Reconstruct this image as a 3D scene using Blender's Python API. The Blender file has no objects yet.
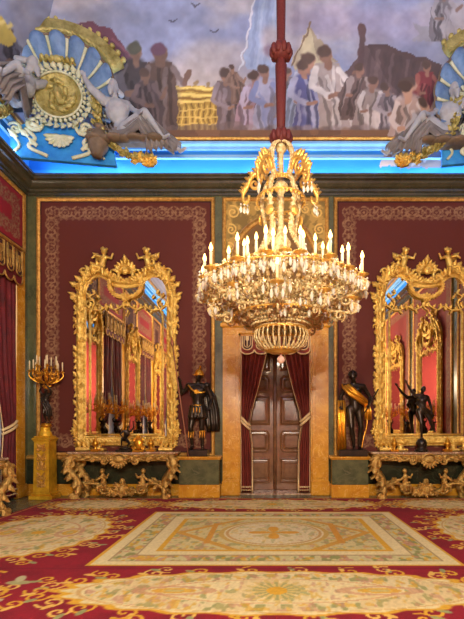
import bpy, math, random
import numpy as np
from mathutils import Vector, Matrix
PI = math.pi
rnd = random.Random(11)
scene = bpy.context.scene
COL = scene.collection
V3 = Vector

# ---------------------------------------------------------------- room measures (metres)
XL, XR = -5.57, 5.91          # side walls
YB, YF = 10.2, -6.0           # back wall and the wall behind the camera
ZC = 7.0                      # underside of the cornice
ZT = 7.27                     # top of the cornice, where the cove springs
CXR = 0.17                    # axis of the room


def lin(c):
    out = []
    for x in c[:3]:
        x = x / 255.0
        out.append(x / 12.92 if x <= 0.04045 else ((x + 0.055) / 1.055) ** 2.4)
    return tuple(out)


# ---------------------------------------------------------------- materials
def material(name, rgb=(128, 128, 128), rough=0.5, metal=0.0, var=None, bump=None, attr=None,
             emit=None, trans=0.0, ior=1.45, coat=0.0, veins=None, alpha=1.0):
    m = bpy.data.materials.new(name)
    m.use_nodes = True
    nt = m.node_tree
    N, L = nt.nodes, nt.links
    b = N['Principled BSDF']
    b.inputs['Roughness'].default_value = rough
    b.inputs['Metallic'].default_value = metal
    b.inputs['IOR'].default_value = ior
    b.inputs['Transmission Weight'].default_value = trans
    b.inputs['Coat Weight'].default_value = coat
    b.inputs['Alpha'].default_value = alpha
    base = lin(rgb) + (1,)
    b.inputs['Base Color'].default_value = base
    tc = N.new('ShaderNodeTexCoord')
    src = None
    if attr:
        a = N.new('ShaderNodeAttribute')
        a.attribute_name = attr
        src = a.outputs['Color']
    if var:                               # (second colour, scale, detail)
        rgb2, sc = var[0], var[1]
        n = N.new('ShaderNodeTexNoise')
        n.inputs['Scale'].default_value = sc
        n.inputs['Detail'].default_value = 6
        n.inputs['Roughness'].default_value = 0.62
        L.new(tc.outputs['Object'], n.inputs['Vector'])
        cr = N.new('ShaderNodeValToRGB')
        cr.color_ramp.elements[0].position = 0.35
        cr.color_ramp.elements[1].position = 0.68
        cr.color_ramp.elements[0].color = base
        cr.color_ramp.elements[1].color = lin(rgb2) + (1,)
        L.new(n.outputs['Fac'], cr.inputs['Fac'])
        src = cr.outputs['Color']
    if veins:                             # (colour, scale, width)
        n = N.new('ShaderNodeTexNoise')
        n.inputs['Scale'].default_value = veins[1]
        n.inputs['Detail'].default_value = 5
        n.inputs['Distortion'].default_value = 1.4
        L.new(tc.outputs['Object'], n.inputs['Vector'])
        cr = N.new('ShaderNodeValToRGB')
        e = cr.color_ramp.elements
        e[0].position = 0.5 - veins[2]
        e[0].color = (0, 0, 0, 1)
        e[1].position = 0.5 + veins[2]
        e[1].color = (0, 0, 0, 1)
        mid = e.new(0.5)
        mid.color = (1, 1, 1, 1)
        L.new(n.outputs['Fac'], cr.inputs['Fac'])
        mx = N.new('ShaderNodeMixRGB')
        L.new(cr.outputs['Color'], mx.inputs['Fac'])
        if src is not None:
            L.new(src, mx.inputs['Color1'])
        else:
            mx.inputs['Color1'].default_value = base
        mx.inputs['Color2'].default_value = lin(veins[0]) + (1,)
        src = mx.outputs['Color']
    if src is not None:
        L.new(src, b.inputs['Base Color'])
    if bump:                              # (scale, strength, distance)
        n = N.new('ShaderNodeTexNoise')
        n.inputs['Scale'].default_value = bump[0]
        n.inputs['Detail'].default_value = 4
        L.new(tc.outputs['Object'], n.inputs['Vector'])
        bp = N.new('ShaderNodeBump')
        bp.inputs['Strength'].default_value = bump[1]
        bp.inputs['Distance'].default_value = bump[2]
        L.new(n.outputs['Fac'], bp.inputs['Height'])
        L.new(bp.outputs['Normal'], b.inputs['Normal'])
    if emit:
        b.inputs['Emission Color'].default_value = lin(emit[0]) + (1,)
        b.inputs['Emission Strength'].default_value = emit[1]
    return m


M = {}
M['gold'] = material('gilded_wood', (255, 222, 122), 0.34, 0.65, var=((206, 154, 54), 9), bump=(38, 0.75, 0.03))
M['gold_dull'] = material('aged_gilding', (222, 180, 98), 0.4, 0.65, var=((150, 108, 48), 9), bump=(36, 0.8, 0.03))
M['gold_trim'] = material('gilt_moulding', (214, 164, 78), 0.42, 0.45, var=((160, 104, 38), 14), bump=(45, 0.6, 0.02))
M['ormolu'] = material('gilt_bronze', (238, 178, 62), 0.28, 0.85, var=((206, 140, 36), 12))
M['gold_ped'] = material('gilded_pedestal_wood', (240, 190, 50), 0.42, 0.45, var=((196, 140, 26), 5), bump=(30, 0.3, 0.02))
M['bronze'] = material('dark_bronze', (38, 31, 26), 0.3, 0.55, var=((62, 50, 38), 6))
M['marble_green'] = material('green_marble', (98, 98, 64), 0.22, 0, var=((66, 68, 46), 3.4), veins=((98, 96, 66), 3.2, 0.02))
M['marble_dado'] = material('dark_green_marble', (52, 54, 36), 0.2, 0, var=((36, 38, 26), 2.6), veins=((64, 66, 46), 3, 0.02))
M['marble_dark'] = material('dark_cornice_marble', (80, 74, 54), 0.2, 0, var=((56, 54, 40), 2.0), veins=((82, 74, 56), 2.6, 0.02))
M['marble_yellow'] = material('yellow_marble', (212, 152, 44), 0.25, 0, var=((184, 118, 28), 4.5), veins=((220, 172, 84), 4, 0.02))
M['marble_top'] = material('rose_marble_top', (176, 138, 104), 0.15, 0, var=((142, 104, 78), 7), veins=((214, 186, 150), 4, 0.04))
M['velvet_plain'] = material('plain_red_velvet', (100, 32, 34), 0.85)
M['velvet_red'] = material('crimson_velvet', (132, 36, 40), 0.8)
M['velvet_attr'] = material('embroidered_velvet', rough=0.8, attr='Col', bump=(60, 0.15, 0.01))
M['curtain'] = material('maroon_velvet_curtain', (150, 62, 46), 0.75, var=((120, 46, 34), 3))
M['curtain_red'] = material('crimson_velvet_curtain', (108, 18, 24), 0.75, var=((70, 10, 14), 3))
M['braid'] = material('gold_braid', (236, 206, 150), 0.6, 0.1, bump=(120, 0.5, 0.01))
M['motif_dark'] = material('dark_pelmet_velvet', (70, 34, 30), 0.8)
M['wood'] = material('polished_walnut', (138, 96, 64), 0.22, 0, var=((106, 70, 46), 5), coat=0.5)
M['brass'] = material('brass', (220, 170, 80), 0.25, 0.95)
M['mirror'] = material('mirror_silver', (222, 214, 196), 0.015, 1.0)
M['floor'] = material('grey_green_marble_floor', (112, 112, 82), 0.25, 0, var=((86, 90, 66), 2.2), veins=((136, 134, 104), 2.4, 0.02))
M['carpet'] = material('woven_wool_carpet', rough=0.95, attr='Col', bump=(90, 0.5, 0.015))
M['fresco'] = material('painted_plaster', rough=0.75, attr='Col', bump=(14, 0.12, 0.02))
M['wax'] = material('ivory_candle', (226, 206, 160), 0.5)
M['flame'] = material('candle_bulb', (255, 225, 150), 0.4, emit=((255, 200, 100), 6.0))
M['crystal'] = material('beaded_crystal', (252, 232, 172), 0.12, 0.0, var=((184, 136, 66), 24), trans=0.25, ior=1.5, bump=(70, 0.8, 0.02))
M['gilt_pale'] = material('pale_gilt_metal', (226, 178, 88), 0.3, 0.7, bump=(60, 0.6, 0.02))
M['crystal_drop'] = material('cut_crystal', (255, 248, 225), 0.05, 0.0, trans=0.55, ior=1.55)
M['rope'] = material('crimson_silk_rope', (84, 24, 20), 0.7, bump=(30, 0.4, 0.02))
M['stucco'] = material('pale_grey_stucco', (172, 176, 182), 0.7, 0, var=((146, 146, 152), 4), bump=(20, 0.25, 0.02))
M['stucco_grey'] = material('taupe_stucco', (134, 128, 128), 0.7, 0, var=((100, 94, 92), 5), bump=(16, 0.3, 0.03))
M['stucco_blue'] = material('blue_white_stucco', (116, 148, 190), 0.65, 0, var=((86, 116, 160), 5), bump=(20, 0.25, 0.02))
M['stucco_gold'] = material('gilded_stucco', (206, 194, 124), 0.45, 0.35, var=((140, 126, 62), 6), bump=(26, 0.7, 0.03))
M['stucco_cream'] = material('cream_stucco', (214, 216, 190), 0.6, 0, var=((178, 182, 140), 6), bump=(22, 0.35, 0.02))
M['blue_panel'] = material('azure_plaster', (24, 112, 196), 0.55, 0, var=((60, 156, 226), 3))
M['blue_band'] = material('pale_blue_plaster', (120, 168, 206), 0.6, 0, var=((100, 150, 196), 3))
M['clay'] = material('brown_stucco', (122, 104, 84), 0.7, var=((90, 76, 62), 5))
M['glass'] = material('window_glass', (240, 246, 250), 0.05, 0, trans=0.95, ior=1.3)
M['sheer'] = material('white_sheer_cloth', (226, 228, 236), 0.9, 0, trans=0.35, ior=1.0)
M['white_paint'] = material('white_painted_wood', (214, 210, 198), 0.5)


# ---------------------------------------------------------------- mesh builder
class MB:
    def __init__(s):
        s.v, s.f, s.sm = [], [], []
        s.X = None

    def add(s, verts, faces, smooth=True):
        o = len(s.v)
        if s.X is not None:
            verts = [s.X @ Vector(p) for p in verts]
        s.v.extend([tuple(p) for p in verts])
        for f in faces:
            s.f.append(tuple(i + o for i in f))
            s.sm.append(smooth)

    def box(s, x0, x1, y0, y1, z0, z1, c=0.0):
        if x0 > x1: x0, x1 = x1, x0
        if y0 > y1: y0, y1 = y1, y0
        if z0 > z1: z0, z1 = z1, z0
        if c <= 0:
            v = [(x, y, z) for x in (x0, x1) for y in (y0, y1) for z in (z0, z1)]
            s.add(v, [(0, 1, 3, 2), (4, 6, 7, 5), (0, 4, 5, 1), (2, 3, 7, 6), (0, 2, 6, 4), (1, 5, 7, 3)], False)
        else:
            ring = lambda e: [(x0 + e, y0 + e), (x1 - e, y0 + e), (x1 - e, y1 - e), (x0 + e, y1 - e)]
            v = []
            for e, z in ((c, z0), (0, z0 + c), (0, z1 - c), (c, z1)):
                v += [(x, y, z) for x, y in ring(e)]
            f = [(3, 2, 1, 0), (12, 13, 14, 15)]
            for k in range(3):
                for i in range(4):
                    j = (i + 1) % 4
                    f.append((k * 4 + i, k * 4 + j, k * 4 + 4 + j, k * 4 + 4 + i))
            s.add(v, f, False)

    def prism(s, pts, d0, d1, fn):
        """outline pts (a,b) extruded from depth d0 to d1; fn(a,b,d)->xyz"""
        n = len(pts)
        v = [fn(a, b, d0) for a, b in pts] + [fn(a, b, d1) for a, b in pts]
        f = [tuple(range(n)), tuple(range(2 * n - 1, n - 1, -1))]
        f += [(i, i + n, (i + 1) % n + n, (i + 1) % n) for i in range(n)]
        s.add(v, f, False)

    def lathe(s, prof, c=(0, 0, 0), seg=20, R=None, smooth=True):
        v, f = [], []
        n = len(prof)
        for k in range(seg):
            a = 2 * PI * k / seg
            for r, z in prof:
                p = Vector((r * math.cos(a), r * math.sin(a), z))
                if R is not None: p = R @ p
                v.append(p + Vector(c))
        for k in range(seg):
            k2 = (k + 1) % seg
            for i in range(n - 1):
                f.append((k * n + i, k2 * n + i, k2 * n + i + 1, k * n + i + 1))
        if prof[0][0] > 1e-4: f.append(tuple(k * n for k in range(seg))[::-1])
        if prof[-1][0] > 1e-4: f.append(tuple(k * n + n - 1 for k in range(seg)))
        s.add(v, f, smooth)

    def tube(s, pts, rad, seg=7, closed=False, flat=None):
        pts = [Vector(p) for p in pts]
        n = len(pts)
        if not hasattr(rad, '__len__'): rad = [rad] * n
        T = []
        for i in range(n):
            a = pts[(i - 1) % n] if (closed or i > 0) else pts[i]
            b = pts[(i + 1) % n] if (closed or i < n - 1) else pts[i]
            t = (b - a)
            T.append(t.normalized() if t.length > 1e-9 else Vector((0, 0, 1)))
        u = T[0].orthogonal().normalized()
        v, f = [], []
        for i in range(n):
            u = (u - T[i] * u.dot(T[i]))
            u = u.normalized() if u.length > 1e-6 else T[i].orthogonal().normalized()
            w = T[i].cross(u)
            for k in range(seg):
                a = 2 * PI * k / seg
                v.append(pts[i] + (u * math.cos(a) + w * math.sin(a)) * rad[i])
        m = n if closed else n - 1
        for i in range(m):
            j = (i + 1) % n
            for k in range(seg):
                k2 = (k + 1) % seg
                f.append((i * seg + k, i * seg + k2, j * seg + k2, j * seg + k))
        if not closed:
            f.append(tuple(range(seg))[::-1])
            f.append(tuple((n - 1) * seg + k for k in range(seg)))
        s.add(v, f, True)

    def ell(s, c, r, seg=10, rings=6, R=None):
        if not hasattr(r, '__len__'): r = (r, r, r)
        c = Vector(c)
        v, f = [], []
        def put(p):
            p = Vector((p[0] * r[0], p[1] * r[1], p[2] * r[2]))
            v.append(c + (R @ p if R is not None else p))
        put((0, 0, -1))
        for i in range(1, rings):
            a = -PI / 2 + PI * i / rings
            for k in range(seg):
                b = 2 * PI * k / seg
                put((math.cos(a) * math.cos(b), math.cos(a) * math.sin(b), math.sin(a)))
        put((0, 0, 1))
        for k in range(seg):
            k2 = (k + 1) % seg
            f.append((0, 1 + k2, 1 + k))
            for i in range(rings - 2):
                o = 1 + i * seg
                f.append((o + k, o + k2, o + seg + k2, o + seg + k))
            o = 1 + (rings - 2) * seg
            f.append((o + k, o + k2, len(v) - 1))
        s.add(v, f, True)

    def limb(s, pts, rad, seg=10):
        s.tube(pts, rad, seg)
        for p, r in zip(pts, rad): s.ell(p, r, seg, 6)

    def leaf(s, p, d, n, L, W, curl=0.5, lobes=3, th=0.012):
        """carved leaf growing from p along d, face n, tip curling towards n"""
        p, d, n = Vector(p), Vector(d).normalized(), Vector(n).normalized()
        w = d.cross(n)
        w.normalize()
        n = w.cross(d).normalized()
        nt, nw = 9, 5
        v, f = [], []
        for i in range(nt):
            t = i / (nt - 1)
            ang = curl * t * 1.6
            c = p + d * (L * (t - 0.12 * curl * t * t * t)) + n * (L * 0.33 * curl * t * t)
            wid = W * (math.sin(PI * (0.12 + 0.88 * t)) ** 0.8) * (1 + 0.22 * math.cos(2 * PI * lobes * t)) * 0.5
            for k in range(nw):
                q = -1 + 2 * k / (nw - 1)
                v.append(c + w * (wid * q) + n * (th * 1.6 * (1 - q * q) - 0.15 * wid * abs(q)))
        m = len(v)
        v += [a - n * th for a in v]
        for i in range(nt - 1):
            for k in range(nw - 1):
                a = i * nw + k
                f.append((a, a + 1, a + nw + 1, a + nw))
                f.append((m + a, m + a + nw, m + a + nw + 1, m + a + 1))
        for i in range(nt - 1):
            for k in (0, nw - 1):
                a = i * nw + k
                f.append((a, a + nw, m + a + nw, m + a))
        s.add(v, f, True)

    def scroll(s, p, u, v, r, turns=1.3, rad=0.02, start=0.0, seg=7, r_end=0.18):
        """C-scroll: spiral about p in the plane u,v from radius r inward"""
        p, u, v = Vector(p), Vector(u), Vector(v)
        n = max(10, int(14 * turns))
        pts, rr = [], []
        for i in range(n + 1):
            t = i / n
            a = start + 2 * PI * turns * t
            q = r * (1 - (1 - r_end) * t ** 0.8)
            pts.append(p + (u * math.cos(a) + v * math.sin(a)) * q)
            rr.append(rad * (0.55 + 0.6 * math.sin(PI * min(1, t * 1.1 + 0.1))))
        s.tube(pts, rr, seg)
        s.ell(pts[-1], rad * 1.25, 8, 5)

    def rosette(s, p, n, r, petals=8, th=0.02):
        p, n = Vector(p), Vector(n).normalized()
        u = n.orthogonal().normalized()
        v = n.cross(u)
        for k in range(petals):
            a = 2 * PI * k / petals
            d = u * math.cos(a) + v * math.sin(a)
            s.leaf(p + d * r * 0.15, d, n, r * 0.9, r * 0.75, 0.55, 1, th * 0.6)
        s.ell(p + n * th, r * 0.26, 8, 6)

    def sweep(s, path, prof, fn, closed=True, smooth=True, capped=True):
        """path [(a,b)], prof [(w,d)] w to the left of travel, fn(a,b,d)->xyz"""
        n, m = len(path), len(prof)
        v, f = [], []
        for i in range(n):
            p = Vector(path[i])
            a = Vector(path[(i - 1) % n]) if (closed or i > 0) else None
            b = Vector(path[(i + 1) % n]) if (closed or i < n - 1) else None
            t1 = (p - a).normalized() if a is not None else None
            t2 = (b - p).normalized() if b is not None else None
            if t1 is None: t1 = t2
            if t2 is None: t2 = t1
            n1, n2 = Vector((-t1.y, t1.x)), Vector((-t2.y, t2.x))
            mt = n1 + n2
            mt = mt.normalized() if mt.length > 1e-6 else n1
            k = 1 / max(0.35, mt.dot(n1))
            for w, d in prof:
                q = p + mt * (w * k)
                v.append(fn(q.x, q.y, d))
        rng = n if closed else n - 1
        for i in range(rng):
            j = (i + 1) % n
            for k in range(m - 1):
                f.append((i * m + k, j * m + k, j * m + k + 1, i * m + k + 1))
        if not closed and capped:
            f.append(tuple(range(m)))
            f.append(tuple((n - 1) * m + k for k in range(m))[::-1])
        s.add(v, f, smooth)

    def sheet(s, fn, nu, nv, th=(0, 0.012, 0)):
        """cloth of some thickness: fn(u,v)->xyz"""
        v, f = [], []
        for i in range(nu + 1):
            for j in range(nv + 1):
                v.append(Vector(fn(i / nu, j / nv)))
        m = len(v)
        v += [p + Vector(th) for p in v]
        w = nv + 1
        for i in range(nu):
            for j in range(nv):
                a = i * w + j
                f.append((a, a + 1, a + w + 1, a + w))
                f.append((m + a, m + a + w, m + a + w + 1, m + a + 1))
        for i in range(nu):
            for j in (0, nv):
                a = i * w + j
                f.append((a, a + w, m + a + w, m + a))
        for j in range(nv):
            for i in (0, nu):
                a = i * w + j
                f.append((a, a + 1, m + a + 1, m + a))
        s.add(v, f, True)

    def build(s, name, mat, parent=None, fix=True):
        me = bpy.data.meshes.new(name)
        me.from_pydata(s.v, [], s.f)
        me.polygons.foreach_set('use_smooth', s.sm)
        if fix:
            import bmesh
            bm = bmesh.new()
            bm.from_mesh(me)
            bmesh.ops.recalc_face_normals(bm, faces=bm.faces)
            bm.to_mesh(me)
            bm.free()
        me.materials.append(mat)
        o = bpy.data.objects.new(name, me)
        COL.objects.link(o)
        if parent is not None: o.parent = parent
        return o


def empty(name, loc=(0, 0, 0), rz=0.0, sc=1.0):
    o = bpy.data.objects.new(name, None)
    o.empty_display_size = 0.2
    o.location = loc
    o.rotation_euler = (0, 0, rz)
    o.scale = (sc, sc, sc)
    COL.objects.link(o)
    return o


def tag(o, label=None, cat=None, group=None, kind=None):
    if label: o['label'] = label
    if cat: o['category'] = cat
    if group: o['group'] = group
    if kind: o['kind'] = kind
    return o


CH_MAP = {}


def kids(o):
    return [c for c in bpy.data.objects if c.parent is o]


def copy_tree(o, parent=None, label=None):
    c = o.copy()
    COL.objects.link(c)
    if parent is not None: c.parent = parent
    if label: c['label'] = label
    for ch in kids(o): copy_tree(ch, c)
    return c


def body(name, mb, mat, parent=None, vox=0.014, smooth=4):
    """one continuous surface out of overlapping limbs"""
    o = mb.build(name + '_raw', mat)
    r = o.modifiers.new('r', 'REMESH')
    r.mode = 'VOXEL'
    r.voxel_size = vox
    r.use_smooth_shade = True
    sm = o.modifiers.new('s', 'SMOOTH')
    sm.iterations = smooth
    sm.factor = 0.5
    bpy.context.view_layer.update()
    dg = bpy.context.evaluated_depsgraph_get()
    me = bpy.data.meshes.new_from_object(o.evaluated_get(dg))
    raw = o.data
    bpy.data.objects.remove(o)
    bpy.data.meshes.remove(raw)
    me.name = name
    me.polygons.foreach_set('use_smooth', [True] * len(me.polygons))
    me.materials.clear()
    me.materials.append(mat)
    b = bpy.data.objects.new(name, me)
    COL.objects.link(b)
    if parent is not None: b.parent = parent
    return b


# ---------------------------------------------------------------- human figure
STAND = dict(pelvis=(0, 0, .94), chest=(0, -.01, 1.30), neck=(0, 0, 1.50), head=(0, -.02, 1.64),
             hl=(-.10, 0, .92), kl=(-.13, -.05, .50), al=(-.13, .02, .09), tl=(-.15, -.15, .035),
             hr=(.10, 0, .92), kr=(.12, -.03, .50), ar=(.13, .03, .09), tr=(.16, -.14, .035),
             sl=(-.20, .0, 1.43), el=(-.28, .03, 1.14), wl=(-.27, -.1, .92),
             sr=(.20, .0, 1.43), er=(.28, .03, 1.14), wr=(.27, -.1, .92))


def human(mb, **pose):
    J = {k: Vector(v) for k, v in STAND.items()}
    for k, v in pose.items(): J[k] = Vector(v)
    pe, ch, nk, hd = J['pelvis'], J['chest'], J['neck'], J['head']
    up = (ch - pe).normalized()
    Rt = Vector((0, 0, 1)).rotation_difference(up).to_matrix()
    mb.ell(pe, (.155, .115, .12), 14, 8, Rt)
    mb.limb([pe, pe.lerp(ch, .45), ch], [.125, .118, .14], 12)
    mb.ell(ch, (.175, .12, .17), 14, 8, Rt)
    for sx in (-1, 1):
        mb.ell(ch + Rt @ Vector((.075 * sx, -.085, .05)), (.075, .04, .06), 10, 6, Rt)
    for a in ('sl', 'sr'): mb.limb([nk.lerp(ch, .25), J[a]], [.075, .068], 10)
    mb.limb([nk.lerp(ch, .2), hd], [.058, .052], 10)
    hv = (hd - nk).normalized()
    Rh = Vector((0, 0, 1)).rotation_difference(hv).to_matrix()
    mb.ell(hd + hv * .03, (.076, .094, .112), 14, 10, Rh)
    mb.ell(hd + Rh @ Vector((0, -.035, -.055)), (.052, .055, .05), 10, 6, Rh)          # jaw
    mb.limb([hd + Rh @ Vector((0, -.088, .035)), hd + Rh @ Vector((0, -.112, -.012))], [.010, .017], 8)   # nose
    mb.limb([hd + Rh @ Vector((-.045, -.082, .04)), hd + Rh @ Vector((.045, -.082, .04))], [.012, .012], 8)  # brow
    mb.limb([hd + Rh @ Vector((-.02, -.09, -.048)), hd + Rh @ Vector((.02, -.09, -.048))], [.011, .011], 8)  # mouth
    for sx in (-1, 1): mb.ell(hd + Rh @ Vector((.077 * sx, .0, .01)), (.014, .022, .032), 8, 6, Rh)
    for h, k, a, t in (('hl', 'kl', 'al', 'tl'), ('hr', 'kr', 'ar', 'tr')):
        H, K, A, T = J[h], J[k], J[a], J[t]
        mb.limb([H, H.lerp(K, .4), K], [.098, .085, .058], 12)
        cm = K.lerp(A, .3) + Vector((0, .018, 0))
        mb.limb([K, cm, K.lerp(A, .7), A], [.055, .058, .043, .036], 12)
        mb.limb([A, A + (T - A) * .2 + Vector((0, .03, -.02)), T], [.036, .036, .027], 10)
    for sh, e, w in (('sl', 'el', 'wl'), ('sr', 'er', 'wr')):
        S, E, W = J[sh], J[e], J[w]
        mb.limb([S, S.lerp(E, .45), E], [.062, .052, .042], 10)
        mb.limb([E, E.lerp(W, .3), W], [.042, .044, .028], 10)
        d = (W - E).normalized()
        sd = d.cross(Vector((0, 1, 0)))
        sd = sd.normalized() if sd.length > .1 else Vector((1, 0, 0))
        nn = sd.cross(d).normalized()
        mb.ell(W + d * .045, (.036, .022, .05), 8, 6, Matrix((sd, nn, d)).transposed())
        for i, ln in enumerate((.062, .075, .07, .052)):
            b = W + d * .08 + sd * (-.03 + .02 * i)
            mb.limb([b, b + d * ln * .55 - nn * .012, b + d * ln * .8 - nn * .035], [.0095, .009, .008], 6)
        b = W + d * .03 - sd * .03
        mb.limb([b, b - sd * .025 + d * .03 - nn * .012, b - sd * .03 + d * .06 - nn * .02], [.011, .010, .009], 6)
    return J


def drape(mb, pts, widths, n=(0, -1, 0), folds=4, th=.018):
    """band of folded cloth along pts"""
    pts = [Vector(p) for p in pts]
    n = Vector(n)
    v, f = [], []
    nw = folds * 4
    m = len(pts)
    for i, p in enumerate(pts):
        t = (pts[min(i + 1, m - 1)] - pts[max(i - 1, 0)]).normalized()
        w = t.cross(n)
        w = w.normalized() if w.length > 1e-5 else Vector((1, 0, 0))
        for k in range(nw + 1):
            q = -1 + 2 * k / nw
            v.append(p + w * q * widths[i] * .5 + n * (th * math.sin(q * PI * folds + i * .35) - abs(q) ** 2 * .03))
    o = len(v)
    v += [a - n * th for a in v]
    W = nw + 1
    for i in range(m - 1):
        for k in range(nw):
            a = i * W + k
            f.append((a, a + 1, a + W + 1, a + W))
            f.append((o + a, o + a + W, o + a + W + 1, o + a + 1))
        for k in (0, nw):
            a = i * W + k
            f.append((a, a + W, o + a + W, o + a))
    for i in (0, m - 1):
        for k in range(nw):
            a = i * W + k
            f.append((a, a + 1, o + a + 1, o + a))
    mb.add(v, f, True)


def bez(pts, n=8):
    """Catmull-Rom through pts"""
    P = [Vector(p) for p in pts]
    P = [P[0] * 2 - P[1]] + P + [P[-1] * 2 - P[-2]]
    out = []
    for i in range(1, len(P) - 2):
        a, b, c, d = P[i - 1:i + 3]
        for k in range(n):
            t = k / n
            out.append(0.5 * ((2 * b) + (c - a) * t + (2 * a - 5 * b + 4 * c - d) * t * t + (3 * b - a - 3 * c + d) * t ** 3))
    out.append(P[-2])
    return out


# ---------------------------------------------------------------- painting woven / painted surfaces
_rs = np.random.RandomState(5)
_TAB = _rs.rand(256, 256)


def vnoise(x, y):
    xi, yi = np.floor(x).astype(int), np.floor(y).astype(int)
    fx, fy = x - xi, y - yi
    fx, fy = fx * fx * (3 - 2 * fx), fy * fy * (3 - 2 * fy)
    g = lambda a, b: _TAB[a & 255, b & 255]
    return (g(xi, yi) * (1 - fx) + g(xi + 1, yi) * fx) * (1 - fy) + (g(xi, yi + 1) * (1 - fx) + g(xi + 1, yi + 1) * fx) * fy


def fbm(x, y, o=4):
    s, a, t = 0, .5, 0
    for i in range(o):
        s = s + a * vnoise(x * 2 ** i + 17.3 * i, y * 2 ** i + 9.1 * i)
        t += a
        a *= .5
    return s / t


def sstep(a, b, x):
    t = np.clip((x - a) / (b - a), 0, 1)
    return t * t * (3 - 2 * t)


class Paint:
    def __init__(s, U, V, rgb):
        s.U, s.V = U, V
        s.C = np.empty(U.shape + (3,))
        s.C[:] = rgb

    def mix(s, m, rgb):
        m = np.asarray(m, float)[..., None]
        s.C = s.C * (1 - m) + np.asarray(rgb, float) * m

    def _sub(s, u0, u1, v0, v1):
        return np.nonzero((s.U > u0) & (s.U < u1) & (s.V > v0) & (s.V < v1))

    def _put(s, idx, m, rgb):
        m = m[:, None]
        s.C[idx] = s.C[idx] * (1 - m) + np.asarray(rgb, float) * m

    def ell(s, cx, cy, rx, ry, rgb, rot=0, soft=.15, a=1.0):
        R = max(rx, ry) * 1.3
        i = s._sub(cx - R, cx + R, cy - R, cy + R)
        du, dv = s.U[i] - cx, s.V[i] - cy
        c, n = math.cos(rot), math.sin(rot)
        d = np.sqrt(((du * c + dv * n) / rx) ** 2 + ((-du * n + dv * c) / ry) ** 2)
        s._put(i, a * (1 - sstep(1 - soft, 1 + soft, d)), rgb)

    def poly(s, pts, rgb, a=1.0):
        us, vs = [p[0] for p in pts], [p[1] for p in pts]
        i = s._sub(min(us), max(us), min(vs), max(vs))
        u, v = s.U[i], s.V[i]
        ins = np.zeros(u.shape, bool)
        n = len(pts)
        for k in range(n):
            (x0, y0), (x1, y1) = pts[k], pts[(k + 1) % n]
            if y0 == y1: continue
            c = ((y0 > v) != (y1 > v)) & (u < (x1 - x0) * (v - y0) / (y1 - y0) + x0)
            ins ^= c
        s._put(i, ins.astype(float) * a, rgb)

    def stroke(s, pts, w, rgb, a=1.0):
        us, vs = [p[0] for p in pts], [p[1] for p in pts]
        i = s._sub(min(us) - w, max(us) + w, min(vs) - w, max(vs) + w)
        u, v = s.U[i], s.V[i]
        if not len(u): return
        d = np.full(u.shape, 1e9)
        for (x0, y0), (x1, y1) in zip(pts[:-1], pts[1:]):
            dx, dy = x1 - x0, y1 - y0
            L = dx * dx + dy * dy + 1e-12
            t = np.clip(((u - x0) * dx + (v - y0) * dy) / L, 0, 1)
            d = np.minimum(d, np.hypot(u - x0 - t * dx, v - y0 - t * dy))
        s._put(i, a * (1 - sstep(w * .6, w, d)), rgb)

    def curl(s, cx, cy, r, w, rgb, start=0, turns=1.2, sgn=1):
        p = []
        for k in range(15):
            t = k / 14
            a = start + sgn * 2 * PI * turns * t
            q = r * (1 - .85 * t)
            p.append((cx + q * math.cos(a), cy + q * math.sin(a)))
        s.stroke(p, w, rgb)

    def linear(s):
        c = np.clip(s.C, 0, 255) / 255.0
        return np.where(c <= .04045, c / 12.92, ((c + .055) / 1.055) ** 2.4)


def grids(name, mat, parts, parent=None):
    """one mesh out of painted grids: parts = [(P (n,m,3), C (n,m,3))]"""
    vs, cs, fs, o = [], [], [], 0
    for Pg, Cg in parts:
        n, m = Pg.shape[:2]
        vs.append(Pg.reshape(-1, 3))
        cs.append(Cg.reshape(-1, 3))
        idx = np.arange(n * m).reshape(n, m) + o
        fs.append(np.stack([idx[:-1, :-1], idx[1:, :-1], idx[1:, 1:], idx[:-1, 1:]], -1).reshape(-1, 4))
        o += n * m
    v, c, f = np.concatenate(vs), np.concatenate(cs), np.concatenate(fs)
    me = bpy.data.meshes.new(name)
    me.vertices.add(len(v))
    me.vertices.foreach_set('co', v.astype(np.float32).ravel())
    me.loops.add(f.size)
    me.loops.foreach_set('vertex_index', f.astype(np.int32).ravel())
    me.polygons.add(len(f))
    me.polygons.foreach_set('loop_start', np.arange(0, f.size, 4, dtype=np.int32))
    me.update(calc_edges=True)
    me.polygons.foreach_set('use_smooth', np.ones(len(f), bool))
    at = me.color_attributes.new('Col', 'FLOAT_COLOR', 'POINT')
    at.data.foreach_set('color', np.concatenate([c, np.ones((len(c), 1))], 1).astype(np.float32).ravel())
    me.materials.append(mat)
    ob = bpy.data.objects.new(name, me)
    COL.objects.link(ob)
    if parent is not None: ob.parent = parent
    return ob


XZ = lambda y0: (lambda a, b, d: (a, y0 - d, b))       # picture on a wall facing -y
# ================================================================ the room
NOSKY = 0


def struct(o):
    o['kind'] = 'structure'
    return o


# floor
mb = MB()
mb.box(XL - .4, XR + .4, YF - .3, YB + 1.2, -.12, 0)
floor = struct(mb.build('floor', M['floor']))

# back wall with its door opening
DX0, DX1, DZ = -.67, 1.02, 3.72
mb = MB()
mb.box(XL - .4, DX0, YB, YB + .75, 0, 7.4)
mb.box(DX1, XR + .4, YB, YB + .75, 0, 7.4)
mb.box(DX0, DX1, YB, YB + .75, DZ, 7.4)
wall_back = struct(mb.build('wall_back', M['marble_green']))

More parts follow.
